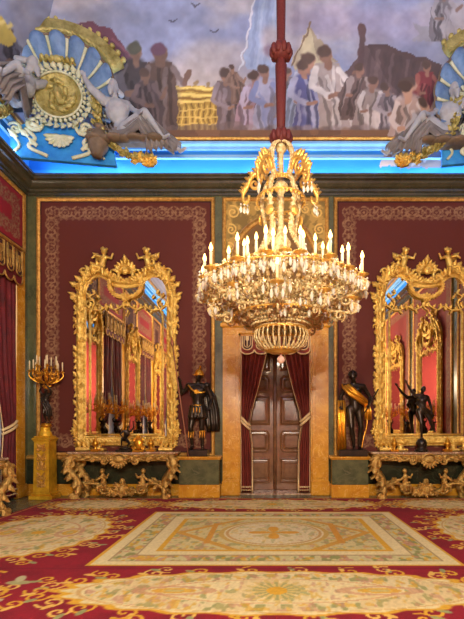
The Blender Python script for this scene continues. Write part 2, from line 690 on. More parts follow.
WIN = [8.75, 4.55, .35, -3.85]              # window axes on the left wall
WHW, WZ = .93, 5.35
mb = MB()
edges = sorted([(y - WHW, y + WHW) for y in WIN])
y = YF - .3
for a, b in edges:
    mb.box(XL - .45, XL, y, a, 0, 7.4)
    mb.box(XL - .45, XL, a, b, WZ, 7.4)
    y = b
mb.box(XL - .45, XL, y, YB, 0, 7.4)
wall_left = struct(mb.build('wall_left', M['marble_green']))
mb = MB()
mb.box(XR, XR + .4, YF - .3, YB, 0, 7.4)
wall_right = struct(mb.build('wall_right', M['marble_green']))
mb = MB()
mb.box(XL - .4, XR + .4, YF - .3, YF, 0, 7.4)
wall_front = struct(mb.build('wall_front', M['velvet_red']))

# cornice on all four walls
rect = [(XL, YF), (XR, YF), (XR, YB), (XL, YB)]
mb = MB()
mb.sweep(rect, [(0, 6.93), (.03, 6.93), (.035, 6.99), (.075, 7.0), (.085, 7.05), (.15, 7.07), (.2, 7.12), (.215, 7.17),
                (.30, 7.18), (.305, 7.21), (.34, 7.225), (.34, 7.27), (.0, 7.275)], lambda a, b, d: (a, b, d), True, False)
struct(mb.build('trim_1', M['marble_dark']))

# skirting: yellow marble round the room, broken at the doorway
skirt = [(0, 0), (.06, 0), (.06, .22), (.035, .255), (0, .26)]
mb = MB()
mb.sweep([(XR, YF), (XR, YB), (DX1 + .36, YB)], skirt, lambda a, b, d: (a, b, d), False, False)
struct(mb.build('baseboard_right', M['marble_yellow']))
mb = MB()
mb.sweep([(DX0 - .36, YB), (XL, YB), (XL, 9.95)], skirt, lambda a, b, d: (a, b, d), False, False)
struct(mb.build('baseboard_back', M['marble_yellow']))
for a, b in [(7.45, 5.82), (3.25, 1.62), (-.95, -2.58)]:
    mb = MB()
    mb.sweep([(XL, a), (XL, b)], skirt, lambda a, b, d: (a, b, d), False, False)
    struct(mb.build('baseboard_left', M['marble_yellow']))


def dado(parent, x0, x1):
    mb = MB()
    mb.box(x0, x1, YB - .03, YB + .01, .26, .83)
    mb.build('dado', M['marble_dado'], parent)
    mb = MB()
    mb.sweep([(x0, .83), (x1, .83)], [(0, 0), (0, .05), (.03, .07), (.06, .06), (.09, .035), (.1, 0)], XZ(YB), False, False)
    mb.build('dado_rail', M['gold_trim'], parent)


dado(wall_back, XL, -1.07)
dado(wall_back, 1.42, XR)


def velvet(parent, x0, x1, z0, z1, name='velvet_panel', base=(92, 34, 22), fn=None, step=.016):
    """embroidered velvet hanging with a tan border, in the plane a,b; fn(a,b)->xyz"""
    na, nb = max(8, int((x1 - x0) / step)), max(8, int((z1 - z0) / step))
    A, B = np.meshgrid(np.linspace(x0, x1, na), np.linspace(z0, z1, nb), indexing='ij')
    p = Paint(A, B, base)
    p.mix(.35 * fbm(A * 1.3, B * 1.3), (74, 26, 17))
    bw, inset = .31, .13
    tan, tan2, dk = (126, 90, 62), (150, 112, 80), (50, 18, 13)
    dist = np.minimum(np.minimum(A - x0, x1 - A), np.minimum(B - z0, z1 - B))
    vert = np.minimum(A - x0, x1 - A) < np.minimum(B - z0, z1 - B)
    s = np.where(vert, B - z0, A - (x0 + x1) / 2)
    w = (dist - inset) / bw
    inb = ((w > 0) & (w < 1)).astype(float)
    per = .56
    k = np.floor(s / per)
    q = (s / per - k - .5) * per
    r = np.hypot(q / 1.15, (w - .5) * bw)
    ring = ((r > .055) & (r < .085)) | (r < .028)
    th = np.arctan2((w - .5) * bw, q)
    leaf = np.abs((np.abs(w - .5) * bw) - (.1 + .035 * np.cos(2 * PI * s / per * 2))) < .022
    sc = np.abs(np.hypot(np.abs(q) - .19, np.abs(w - .5) * bw - .035) - .052) < .017
    tip = np.hypot((np.abs(q) - .28) * .8, (w - .5) * bw) < .045 + .018 * np.cos(th * 5)
    pet = (r > .085) & (r < .125 + .03 * np.cos(th * 8))
    n = fbm(A * 22, B * 22, 2)
    m = (ring | leaf | sc | tip | (pet & (n > .42))) & (n > .2)
    edge = (np.abs(w - .98) * bw < .012 + .03 * np.maximum(0, np.sin(2 * PI * s / .14)))
    p.mix(inb * .25, (98, 56, 40))
    p.mix((inb * m) * .85, tan)
    p.mix(inb * m * (n > .55) * .7, tan2)
    p.mix(((w < 1.15) & (w > .7)) * edge * .7, tan)
    p.mix((dist < .05) * 1.0, dk)
    Pg = np.stack([A, np.zeros_like(A), B], -1)
    P2 = np.empty_like(Pg)
    f0, fa, fb = Vector(fn(0, 0)), Vector(fn(1, 0)), Vector(fn(0, 1))
    ea, eb = np.array(fa - f0), np.array(fb - f0)
    P2 = np.array(f0) + A[..., None] * ea + B[..., None] * eb
    return grids(name, M['velvet_attr'], [(P2, p.linear())], parent)


def gilt_frame(parent, x0, x1, z0, z1, fn, name='gilt_frame', w=.085, mat='gold_trim'):
    mb = MB()
    mb.sweep([(x0, z0), (x1, z0), (x1, z1), (x0, z1)],
             [(0, 0), (0, .03), (.2 * w, .05), (.5 * w, .06), (.75 * w, .045), (.8 * w, .03), (w, .022), (w, 0)], fn)
    return mb.build(name, M[mat], parent)


for (x0, x1) in ((-5.36, -1.23), (1.52, 5.72)):
    velvet(wall_back, x0 + .06, x1 - .06, .96, 6.83, fn=lambda a, b: (a, YB - .012, b))
    gilt_frame(wall_back, x0, x1, .9, 6.89, XZ(YB))

# overdoor field with its arch
OX0, OX1 = -1.06, 1.41
A, B = np.meshgrid(np.linspace(OX0, OX1, 170), np.linspace(3.96, 6.83, 190), indexing='ij')
p = Paint(A, B, (150, 122, 62))
n = fbm(A * 9, B * 9, 3)
p.mix((n > .56) * .6, (206, 164, 82))
p.mix((n < .42) * .5, (110, 90, 46))
for sx in (-1, 1):
    for (dx, z, r) in ((.98, 6.55, .16), (.7, 6.62, .12), (1.02, 6.15, .13), (.42, 6.66, .09), (1.05, 5.75, .1), (1.06, 5.2, .1), (1.06, 4.7, .1)):
        p.curl(CXR + sx * dx, z, r, .022, (222, 182, 96), 1.2 if sx > 0 else 1.9, 1.5, sx)
arch = np.hypot(A - CXR, (B - 5.5) * 1.0)
ina = np.where(B > 5.5, arch < 1.0, np.abs(A - CXR) < 1.0)
inb = np.where(B > 5.5, arch < .86, np.abs(A - CXR) < .86)
p.mix(ina * 1.0, (178, 142, 112))
p.mix(inb * 1.0, (132, 100, 58))
p.mix(inb * (fbm(A * 5, B * 5, 3) > .52) * .55, (164, 128, 74))
Pg = np.stack([A, np.full_like(A, YB - .012), B], -1)
grids('overdoor_panel', M['velvet_attr'], [(Pg, p.linear())], wall_back)
gilt_frame(wall_back, OX0, OX1, 3.95, 6.89, XZ(YB), 'overdoor_frame')
mb = MB()
ap = [(CXR + .93 * math.cos(a), 5.5 + .93 * math.sin(a)) for a in [PI * k / 24 for k in range(25)]]
ap = [(CXR + .93, 4.0)] + ap + [(CXR - .93, 4.0)]
mb.sweep(ap, [(-.06, 0), (-.05, .04), (0, .03), (.05, .05), (.07, 0)], XZ(YB - .01), False)
mb.build('overdoor_arch', M['gold_trim'], wall_back)

# left wall pieces: gold-framed velvet above the windows, piers between
FL = lambda a, b, d=0: (XL + d, a, b)
for i, y in enumerate(WIN):
    y0, y1 = y - 1.2, y + 1.3
    velvet(wall_left, y0 + .05, y1 - .05, 5.6, 6.83, 'velvet_panel', (150, 24, 40), lambda a, b: (XL + .012, a, b), .03)
    # path runs so that the frame's width falls inwards
    mb = MB()
    mb.sweep([(y0, 5.53), (y1, 5.53), (y1, 6.89), (y0, 6.89)], [(0, 0), (0, .03), (.02, .055), (.05, .06), (.07, .03), (.085, .022), (.085, 0)],
             lambda a, b, d: (XL + d, a, b))
    mb.build('gilt_frame', M['gold_trim'], wall_left)
    mb = MB()
    for a, b in ((y - WHW - .3, y - WHW), (y + WHW, y + WHW + .32)):
        mb.box(XL - .02, XL + .05, a, b, 0, 5.53, .012)
        mb.box(XL - .02, XL + .09, a - .01, b + .01, 0, .3, .015)
    mb.box(XL - .02, XL + .05, y - WHW, y + WHW, WZ, 5.53, .012)
    mb.build('window_surround', M['marble_yellow'], wall_left)
for y0, y1 in ((5.8, 7.48), (1.6, 3.28), (-2.6, -.92)):
    velvet(wall_left, y0 + .06, y1 - .06, .96, 6.83, 'velvet_panel', (58, 18, 16), lambda a, b: (XL + .012, a, b), .03)
    mb = MB()
    mb.sweep([(y0, .9), (y1, .9), (y1, 6.89), (y0, 6.89)], [(0, 0), (0, .03), (.02, .055), (.05, .06), (.07, .03), (.085, .022), (.085, 0)],
             lambda a, b, d: (XL + d, a, b))
    mb.build('gilt_frame', M['gold_trim'], wall_left)
# right wall: three large crimson fields
for y0, y1 in ((6.6, 9.9), (2.4, 6.2), (-1.8, 2.0), (-5.8, -2.2)):
    velvet(wall_right, y0 + .06, y1 - .06, .96, 6.83, 'velvet_panel', (146, 48, 40), lambda a, b: (XR - .012, a, b), .03)
    mb = MB()
    mb.sweep([(y0, .9), (y1, .9), (y1, 6.89), (y0, 6.89)], [(0, 0), (0, .03), (.02, .055), (.05, .06), (.07, .03), (.085, .022), (.085, 0)],
             lambda a, b, d: (XR - d, a, b))
    mb.build('gilt_frame', M['gold_trim'], wall_right)

# windows
for i, y in enumerate(WIN):
    mb = MB()
    mb.box(XL - .36, XL - .3, y - WHW, y + WHW, .0, .12)
    mb.box(XL - .36, XL - .3, y - WHW, y + WHW, WZ - .1, WZ)
    for a in (-WHW, -.05, WHW - .1): mb.box(XL - .36, XL - .3, y + a, y + a + .1, .12, WZ - .1)
    for z in (.9, 1.8, 2.7, 3.6, 4.5): mb.box(XL - .35, XL - .31, y - WHW, y + WHW, z, z + .05)
    w = struct(mb.build('window_%d' % (i + 1), M['white_paint']))
    mb = MB()
    mb.box(XL - .335, XL - .325, y - WHW + .05, y + WHW - .05, .1, WZ - .05)
    mb.build('window_pane', M['glass'], w)

# ---------------------------------------------------------------- the doorway
door = MB()
for a, b in ((DX0 - .37, DX0), (DX1, DX1 + .37)):
    door.box(a, b, YB - .09, YB + .02, 0, 3.99, .02)
    door.box(a - .02, b + .02, YB - .12, YB + .02, 0, .34, .02)
    s = (b - a)
    door.box(a + .07, b - .07, YB - .115, YB - .08, .4, 3.7, .012)
door.box(DX0, DX1, YB - .09, YB + .02, DZ - .0, 3.99, .02)
door.box(DX0 - .42, DX1 + .42, YB - .15, YB + .02, 3.86, 3.97, .03)
door.box(DX0 - .01, DX0 + .03, YB, YB + .62, 0, DZ)
door.box(DX1 - .03, DX1 + .01, YB, YB + .62, 0, DZ)
door.box(DX0, DX1, YB, YB + .62, DZ - .03, DZ + .01)
d1 = struct(door.build('door_1', M['marble_yellow']))
mb = MB()
mb.box(DX0 - .3, DX1 + .3, YB + .74, YB + .82, 0, 3.8)
mb.build('door_backing', M['wood'], d1)
YD = YB + .64
for sx in (-1, 1):
    x0, x1 = (DX0 + .03, CXR) if sx < 0 else (CXR, DX1 - .03)
    mb = MB()
    mb.box(x0 + .004, x1 - .004, YD, YD + .08, .03, DZ - .04, .01)
    lf = mb.build('door_leaf', M['wood'], d1)
    for z0, z1, rel in ((2.95, 3.6, .05), (2.42, 2.85, .06), (1.62, 2.34, .025), (.95, 1.5, .06), (.2, .82, .03)):
        mb = MB()
        a, b = x0 + .12, x1 - .12
        c = .07 if rel > .05 else .0
        path = [(a + c, z0), (b - c, z0), (b, z0 + c * 1.4), (b, z1 - c * 1.4), (b - c, z1), (a + c, z1), (a, z1 - c * 1.4), (a, z0 + c * 1.4)] if c else \
               [(a, z0), (b, z0), (b, z1), (a, z1)]
        mb.sweep(path, [(0, 0), (.0, .02), (.03, .035), (.055, .012), (.08, .015), (.13, rel), (.135, rel)], XZ(YD), True, False)
        mb.prism([(q[0] + (.12 if q[0] < (a + b) / 2 else -.12), q[1] + (.12 if q[1] < (z0 + z1) / 2 else -.12)) for q in path], rel - .02, rel, XZ(YD))
        mb.build('door_panel', M['wood'], lf)
    if sx > 0:
        mb = MB()
        mb.tube([(CXR, YD - .03, .05), (CXR, YD - .03, DZ - .06)], .045, 10)
        mb.build('astragal', M['wood'], lf)
mb = MB()
mb.box(DX0, DX1, YB + .02, YD + .1, 0, .03, .008)
mb.build('threshold', M['marble_top'], d1)

# ---------------------------------------------------------------- vault with its fresco
CO, CB = 3.0, 4.0
offs = lambda t: .06 + CO * (1 - np.cos(t * PI / 2))
zz = lambda t: ZT - .03 + CB * np.sin(t * PI / 2)


def fresco_base(px, py, z, s):
    """sky, cloud, ledge and the blue attic band; px,py is the painter's plan"""
    p = Paint(px, py, (138, 150, 188))
    n = fbm(px * .013 + 3, py * .021, 5)
    p.mix(sstep(.42, .62, n) * .8, (178, 172, 176))
    n2 = fbm(px * .009 + 11, py * .017 + 5, 5)
    p.mix(sstep(.5, .66, n2) * .7, (120, 128, 160))
    p.mix(sstep(60, 125, py) * .45, (160, 150, 158))
    return p


def fresco_band(p, z, s):
    m = z < 8.34
    n = fbm(s * 2.2, z * 3, 3)
    p.mix(m * 1.0, (128, 96, 74))
    p.mix(m * (n > .55) * .5, (96, 72, 60))
    b = z < 8.12
    p.mix(b * 1.0, (30, 124, 206))
    p.mix(b * sstep(.45, .7, fbm(s * .6, z * 1.5, 3)) * .4, (84, 170, 228))
    for q in (7.82, 7.78): p.mix((np.abs(z - q) < .012) * .8, (170, 205, 226))


def painted_figure(p, x, yf, h, robe, robe2, skin, lean=0.0, seated=False, hat=None):
    """anonymous draped figure in loose brushwork"""
    k = h / 70.0
    r = random.Random(int(x * 7 + yf))
    top = yf - h
    if seated:
        p.poly([(x - 11 * k, yf - 44 * k), (x + 8 * k, yf - 46 * k), (x + 15 * k, yf - 24 * k), (x + 26 * k, yf - 4 * k), (x + 22 * k, yf),
                (x - 20 * k, yf), (x - 15 * k, yf - 22 * k)], robe)
        p.ell(x + 8 * k, yf - 20 * k, 17 * k, 9 * k, robe2, .3, .3, .8)
    else:
        p.poly([(x - 10 * k + lean, yf - 56 * k), (x + 9 * k + lean, yf - 56 * k), (x + 14 * k, yf - 28 * k), (x + 13 * k, yf), (x - 13 * k, yf), (x - 15 * k, yf - 30 * k)], robe)
    p.ell(x + lean, yf - 46 * k, 12 * k, 12 * k, robe, 0, .2)
    for i in range(7):
        xx = x + r.uniform(-11, 11) * k
        a = r.uniform(-4, 4) * k
        p.stroke([(xx + lean * .6, yf - r.uniform(36, 54) * k), (xx + a, yf - r.uniform(14, 30) * k), (xx + a * 1.6, yf - r.uniform(1, 8) * k)], 1.9 * k,
                 robe2 if i % 2 else tuple(int(c * .62) for c in robe), .75)
    p.stroke([(x - 9 * k + lean, yf - 52 * k), (x - 14 * k + lean, yf - 38 * k), (x - 4 * k, yf - 30 * k)], 3.3 * k, robe2)
    p.stroke([(x - 4 * k, yf - 30 * k), (x + 2 * k, yf - 31 * k)], 2.4 * k, skin)
    p.stroke([(x + 9 * k + lean, yf - 51 * k), (x + 17 * k + lean, yf - 40 * k)], 3.2 * k, robe2)
    p.stroke([(x + 17 * k + lean, yf - 40 * k), (x + 22 * k + lean, yf - 48 * k)], 2.4 * k, skin)
    p.stroke([(x + lean, yf - 58 * k), (x + lean, yf - 54 * k)], 3.5 * k, skin)
    p.ell(x + lean * 1.2, yf - 63 * k, 5.2 * k, 6.6 * k, skin, 0, .15)
    p.ell(x + lean * 1.2 - 1.5 * k, yf - 66 * k, 5.8 * k, 5 * k, hat or (78, 60, 52), 0, .2)


def paint_back(p):
    pl, st, el = p.poly, p.stroke, p.ell
    # clouds
    for (x, y, rx, ry, c, a) in ((196, 74, 40, 18, (196, 184, 178), .8), (212, 52, 30, 12, (188, 180, 180), .7), (240, 66, 26, 20, (176, 168, 172), .6),
                                 (110, 16, 40, 10, (118, 128, 156), .6), (190, 18, 36, 9, (122, 132, 164), .6), (330, 20, 46, 16, (160, 150, 178), .6),
                                 (400, 25, 40, 18, (158, 150, 176), .6), (238, 110, 22, 26, (150, 138, 136), .6)):
        el(x, y, rx, ry, c, 0, .6, a)
    for x, y in ((173, 22), (195, 5), (214, 32)):
        st([(x - 4, y - 1), (x, y + 1.2), (x + 4, y - 1.6)], .8, (70, 70, 84))
    # mauve cloth blown over the arch
    pl([(62, 40), (70, 24), (92, 21), (112, 30), (124, 46), (134, 62), (112, 60), (96, 46), (80, 44)], (98, 58, 78))
    for i in range(6): st([(72 + 8 * i, 28 + 2 * i), (88 + 8 * i, 38 + 3 * i), (98 + 7 * i, 52 + 2 * i)], 1.6, (132, 84, 100) if i % 2 else (70, 42, 60), .7)
    # gilded parapet
    pl([(136, 104), (166, 86), (236, 86), (238, 132), (136, 132)], (182, 146, 58))
    for y in (88, 95, 101): st([(166, y), (238, y)], 1.7, (244, 214, 110))
    for y in (91, 98): st([(166, y), (238, y)], 1.0, (128, 92, 34))
    for k in range(17):
        x = 138 + 6 * k
        st([(x, 104 if x < 168 else 103), (x, 131)], .8, (120, 88, 36))
        st([(x + 3, 106), (x + 3, 131)], .9, (226, 192, 92))
    for y in (110, 117, 124): st([(138, y), (238, y)], .9, (228, 196, 100))
    for k in range(6): el(172 + 12 * k, 83.5, 2, 2.4, (150, 126, 88), 0, .3)
    # brown awning / hillside on the right
    pl([(300, 134), (326, 92), (356, 60), (364, 44), (384, 46), (442, 64), (446, 134)], (92, 74, 74))
    pl([(366, 44), (384, 45), (442, 64), (428, 112), (400, 96), (380, 70)], (74, 58, 58))
    for i in range(9): st([(372 + 7 * i, 50 + 2 * i), (366 + 8 * i, 84 + i), (352 + 10 * i, 128)], 2.2, (112, 94, 92) if i % 2 else (66, 52, 54), .5)
    st([(362, 134), (361, 34)], 3.6, (84, 64, 66))
    el(361, 30, 4.4, 7, (84, 62, 64), 0, .15)
    # pale tent and pennant
    pl([(309, 24), (292, 62), (300, 82), (338, 62)], (190, 180, 146))
    pl([(309, 24), (318, 60), (338, 62)], (158, 146, 122))
    st([(292, 66), (311, 22)], 1.0, (120, 100, 80))
    # big pale-blue banner on a pole
    pl([(256, -6), (284, -6), (280, 78), (262, 76), (243, 66)], (152, 172, 206))
    for i in range(5): st([(258 + 6 * i, -4), (250 + 7 * i, 66)], 1.8, (176, 194, 220) if i % 2 else (128, 148, 186), .6)
    st([(256, -6), (240, 70)], 1.0, (206, 212, 224))
    el(270, 42, 10, 16, (176, 166, 170), .1, .4, .8)
    el(268, 50, 5, 6, (118, 98, 118), .1, .4, .8)
    # anonymous draped crowd
    F = painted_figure
    for (x, y, rx, ry, c) in ((262, 118, 34, 20, (150, 146, 166)), (316, 112, 34, 26, (128, 122, 138)), (352, 118, 26, 20, (112, 96, 98)),
                              (252, 104, 20, 14, (128, 106, 104)), (290, 100, 14, 22, (164, 172, 196)), (384, 118, 22, 16, (128, 116, 116)),
                              (128, 96, 16, 34, (70, 64, 72)), (158, 100, 20, 32, (82, 68, 64))):
        el(x, y, rx, ry, c, 0, .45, .9)
    F(p, 133, 133, 90, (58, 52, 56), (92, 88, 98), (120, 92, 76), 3, hat=(70, 74, 62))
    F(p, 160, 137, 94, (84, 66, 58), (112, 98, 96), (110, 84, 70), 1, hat=(92, 62, 84))
    F(p, 150, 134, 66, (70, 58, 60), (100, 84, 84), (110, 84, 70), -4)
    F(p, 232, 138, 70, (104, 88, 88), (140, 126, 132), (150, 112, 90), -6)
    F(p, 238, 104, 40, (118, 92, 78), (140, 112, 98), (150, 112, 90), -5)
    F(p, 250, 136, 64, (160, 130, 142), (186, 174, 196), (160, 120, 100), 4, True)
    F(p, 270, 137, 72, (170, 172, 198), (130, 142, 186), (150, 112, 94), -5, True)
    F(p, 284, 118, 50, (120, 108, 112), (160, 150, 156), (150, 112, 94), 3)
    F(p, 300, 137, 84, (146, 160, 190), (190, 198, 216), (160, 120, 100), 8)
    F(p, 312, 136, 76, (84, 88, 142), (170, 174, 202), (160, 120, 100), -7, True)
    F(p, 336, 134, 88, (160, 148, 144), (212, 206, 202), (130, 96, 80), -8)
    F(p, 350, 120, 56, (96, 78, 74), (150, 136, 132), (140, 104, 88), 9)
    F(p, 366, 136, 60, (150, 136, 130), (204, 196, 192), (140, 104, 88), 6, True)
    F(p, 390, 137, 54, (116, 106, 112), (168, 160, 164), (140, 106, 90), -4, True)
    F(p, 424, 116, 54, (120, 46, 52), (150, 84, 74), (150, 108, 88), 2)
    F(p, 404, 160, 82, (168, 144, 136), (200, 186, 182), (180, 140, 118), 5, True)
    F(p, 440, 42, 54, (112, 108, 116), (160, 158, 166), (130, 106, 98), 4, True)
    pl([(428, 26), (414, 22), (420, 34), (412, 40), (430, 42)], (146, 146, 158))
    for k in range(18):
        x = 232 + 9.5 * k
        el(x, 131 - (k % 3) * 1.5, 6, 3.4, ((120, 94, 76), (92, 76, 74), (150, 138, 140))[k % 3], 0, .4, .7)
    pl([(150, 128), (240, 122), (250, 133), (150, 135)], (110, 92, 88), .55)


def paint_left(p):
    F = painted_figure
    F(p, 10, 84, 56, (62, 58, 70), (98, 98, 116), (120, 98, 88), 0)
    p.poly([(-40, 8), (0, 14), (18, 40), (10, 46), (-40, 36)], (206, 182, 84))
    for k in range(6): p.ell(-30 + 8 * k, 10 + 3 * k, 3, 3, (236, 216, 130), 0, .3)


sections = []
for key in ('back', 'left', 'right', 'front'):
    nu, nt = dict(back=(660, 270), left=(420, 170), right=(260, 100), front=(60, 40))[key]
    u = np.linspace(0, 1, nu)
    if key in ('left', 'right'): u = 1 - (1 - u) ** 1.0
    t = np.linspace(0, 1, nt) ** (.9 if key == 'back' else 1.0)
    Ug, T = np.meshgrid(u, t, indexing='ij')
    o, z = offs(T), zz(T)
    if key in ('back', 'front'):
        X = XL + o + Ug * (XR - XL - 2 * o)
        Y = (YB - o) if key == 'back' else (YF + o)
        s = X
    else:
        Y = YF + o + Ug * (YB - YF - 2 * o)
        X = (XL + o) if key == 'left' else (XR - o)
        s = Y
    if key in ('back', 'left'):
        Yc = np.maximum(Y, 2.0)
        px, py = 268 + X * 440 / Yc, 426 - (z - 1.6) * 440 / Yc
    else:
        px, py = s * 44 + 268, 426 - (z - 1.6) * 45
    p = fresco_base(px if key != 'left' else s * 44, py if key != 'left' else 426 - (z - 1.6) * 45, z, s)
    if key == 'left': p.U, p.V = px, py
    w1, w2 = fbm(px * .11, py * .11, 3) - .5, fbm(px * .11 + 31, py * .11 + 57, 3) - .5
    p.U, p.V = p.U + 6 * w1, p.V + 5 * w2
    if key == 'back': paint_back(p)
    if key == 'left': paint_left(p)
    p.C *= (.9 + .2 * fbm(px * .14, py * .14, 3))[..., None]
    p.C *= (.86 + .28 * fbm(px * .05 + 7, py * .05, 3))[..., None]
    p.C = p.C * .86 + np.array((140, 138, 154)) * .14
    fresco_band(p, z, s)
    if key == 'back':
        painted_figure(p, 404, 166, 84, (176, 152, 142), (206, 192, 186), (186, 146, 122), 3, True)
        painted_figure(p, 420, 168, 70, (128, 118, 118), (176, 170, 172), (186, 146, 122), 3, True)
    sections.append((np.stack([X, Y, z], -1), p.linear()))
zt = float(zz(1.0))
a, b = np.meshgrid(np.linspace(XL + CO + .06, XR - CO - .06, 90), np.linspace(YF + CO + .06, YB - CO - .06, 160), indexing='ij')
p = fresco_base(a * 44, b * 44, a, a)
sections.append((np.stack([a, b, np.full_like(a, zt)], -1), p.linear()))
ceiling = struct(grids('ceiling', M['fresco'], sections))

# attic mouldings on the cove
for nm, z0, mt, pr in (('trim_2', 7.98, 'blue_band', [(-.02, -.07), (.05, -.06), (.06, .0), (.13, .02), (.14, .07), (-.02, .08)]),
                       ('trim_3', 8.10, 'gold_trim', [(.0, -.02), (.12, -.02), (.15, .015), (.12, .05), (.0, .05)]),
                       ('trim_4', 7.74, 'blue_band', [(-.02, -.02), (.04, -.02), (.06, .0), (.04, .025), (-.02, .025)])):
    t0 = math.asin((z0 - ZT + .03) / CB) * 2 / PI
    o = float(offs(t0)) - .01
    rc = [(XL + o, YF + o), (XR - o, YF + o), (XR - o, YB - o), (XL + o, YB - o)]
    mb = MB()
    mb.sweep(rc, [(w, z0 + d) for w, d in pr], lambda a, b, d: (a, b, d), True, False)
    struct(mb.build(nm, M[mt]))
# ================================================================ carpet (one huge woven carpet)
def make_carpet():
    x0, x1, y1 = -4.66, 4.86, 9.66
    xs = np.linspace(x0, x1, 800)
    ys = np.concatenate([np.linspace(-4.6, 2.6, 60)[:-1], np.linspace(2.6, y1, 380)])
    X, Y = np.meshgrid(xs, ys, indexing='ij')
    RED, DRED, CREAM, GOLD, LG = (146, 18, 36), (112, 12, 28), (226, 208, 150), (218, 166, 44), (228, 184, 86)
    GREEN, PINK, OLIVE = (150, 152, 96), (194, 132, 104), (196, 180, 116)
    p = Paint(X, Y, RED)
    p.mix(sstep(.45, .7, fbm(X * 3, Y * 3, 3)) * .45, DRED)
    CXc, HW, HD = .085, 2.165, 1.575
    f1, f2, f3 = fbm(X * 15, Y * 9, 2), fbm(X * 15 + 40, Y * 9 + 13, 2), fbm(X * 17 + 80, Y * 11 + 33, 2)

    def scatter(mask, a=1.0, lo=.58):
        p.mix(mask * sstep(lo, lo + .12, f1) * a, (140, 142, 78))
        p.mix(mask * sstep(lo + .04, lo + .16, f2) * a * .8, PINK)
        p.mix(mask * sstep(lo + .06, lo + .16, f3) * a * .8, GOLD)

    def oval(cx, cy, a, b, star=True):
        U, W = (X - cx) / a, (Y - cy) / b
        d = np.hypot(U, W)
        th = np.arctan2(W, U)
        # gold scroll-work around
        ar = a if a > b else b
        for lay, (q, r, k) in enumerate(((1.16, .13, 26), (1.34, .11, 20))):
            for i in range(k):
                t = 2 * PI * (i + .5 * lay) / k
                x, y = cx + a * q * math.cos(t), cy + b * q * math.sin(t)
                if abs(x - cx) > a * 1.5: continue
                sg = 1 if i % 2 else -1
                if inside(x, y, cx, cy): 
                    p.curl(x, y, r, .019, GOLD if i % 3 else LG, t + (0 if sg > 0 else PI), 1.2, sg)
                    p.ell(x + .12 * math.cos(t + 1.2), y + .1 * math.sin(t + 1.2), .07, .03, LG if i % 2 else GREEN, t + .6)
        wob = 1.0 + .035 * np.cos(th * 22)
        p.mix(1 - sstep(1.07, 1.1, d / wob), GOLD)
        p.mix(1 - sstep(1.01, 1.03, d / wob), CREAM)
        m = (d < 1.0).astype(float)
        p.mix(m * (d > .62) * (d < .9) * .35, (210, 190, 140))
        scatter(m * (d > .62) * (d < .93), .75, .56)
        p.mix(m * (np.abs(d - .58) < .018) * .7, (206, 150, 96))
        p.mix(m * (np.abs(d - .96) < .012) * .8, (206, 160, 90))
        scatter(m * (d < .5), .6, .6)
        p.mix(m * (fbm(X * 3 + 9, Y * 3, 3) > .5) * .25, (214, 178, 112))
        if star:
            rr = np.hypot(X - cx, Y - cy)
            s = rr < .26 + .07 * np.cos(th2(X - cx, Y - cy) * 16)
            p.mix(s * .85, (212, 184, 104))
            p.mix((rr < .23) * (np.cos(th2(X - cx, Y - cy) * 16) > .2) * .8, (160, 158, 96))
            p.mix((rr < .1) * 1.0, GOLD)
            for sx in (-1, 1):
                e = np.hypot((X - cx - sx * a * .5) / (.22 * a), (Y - cy) / (.24 * b))
                p.mix((np.abs(e - .8) < .16) * .7, (204, 150, 110))
                p.mix((e < .5) * .8, GOLD)
                p.mix((e < .24) * .8, OLIVE)

    th2 = lambda u, v: np.arctan2(v, u)
    cells = []

    def inside(x, y, cx, cy):
        if y > 9.56 or x < x0 + .08 or x > x1 - .08: return False
        if abs(x - CXc) < HW + .06 and abs(y - 6.56) < HD + .06: return False
        return True

    xl, xr = -3.42, 3.6
    for cy, hd in ((8.93, .5), (4.24, .52), (.1, .5)): oval(CXc, cy, 1.98, hd)
    for cx in (xl, xr):
        oval(cx, 6.56, .93, 1.22)
        oval(cx, 8.93, .82, .46, False)
        # corner rosettes with leaves
        for k in range(7):
            t = 2 * PI * k / 7
            for q, r in ((.95, .15), (.55, .11)):
                p.curl(cx + q * .8 * math.cos(t), 4.2 + q * .62 * math.sin(t), r, .03, GOLD, t, 1.2)
                p.ell(cx + q * 1.02 * math.cos(t + .4), 4.2 + q * .7 * math.sin(t + .4), .13, .06, (166, 162, 106), t)
                p.ell(cx + q * 1.05 * math.cos(t - .35), 4.2 + q * .75 * math.sin(t - .35), .1, .05, (186, 178, 130), t + 1)
    # centre panel: nested borders
    dx, dy = HW - np.abs(X - CXc), HD - np.abs(Y - 6.56)
    e = np.minimum(dx, dy * 1.12)
    inn = (e > 0).astype(float)
    p.mix(inn, CREAM)
    p.mix(inn * (e < .045), GOLD)
    band = inn * (e > .2) * (e < .47)
    p.mix(band * .7, (196, 186, 130))
    scatter(band, .9, .52)
    p.mix(inn * (np.abs(e - .2) < .012), (176, 150, 100))
    p.mix(inn * (np.abs(e - .47) < .012), (176, 150, 100))
    p.mix(inn * (e > .65) * (e < .73), GOLD)
    fld = inn * (e > .73)
    p.mix(fld * .8, (206, 190, 128))
    scatter(fld, .55, .57)
    u, v = (X - CXc), (Y - 6.56)
    dia = np.abs(u) / 1.42 + np.abs(v) / 1.5
    p.mix(fld * (np.abs(dia - .98) < .05), (208, 156, 60))
    p.mix(fld * (np.abs(np.abs(u) - .92) < .045) * (np.abs(v) < .62), (210, 150, 54))
    r = np.hypot(u / .74, v / .72)
    p.mix(fld * (r < 1.1), (204, 168, 84))
    p.mix(fld * (r < 1.0), (222, 206, 156))
    p.mix(fld * (np.abs(r - .93) < .03) * .8, (196, 150, 80))
    scatter(fld * (r < .88), .35, .62)
    t = np.arctan2(v, u)
    p.mix(fld * (np.hypot(u, v) < .2 + .18 * np.cos(t * 4)) * 1.0, (218, 160, 52))
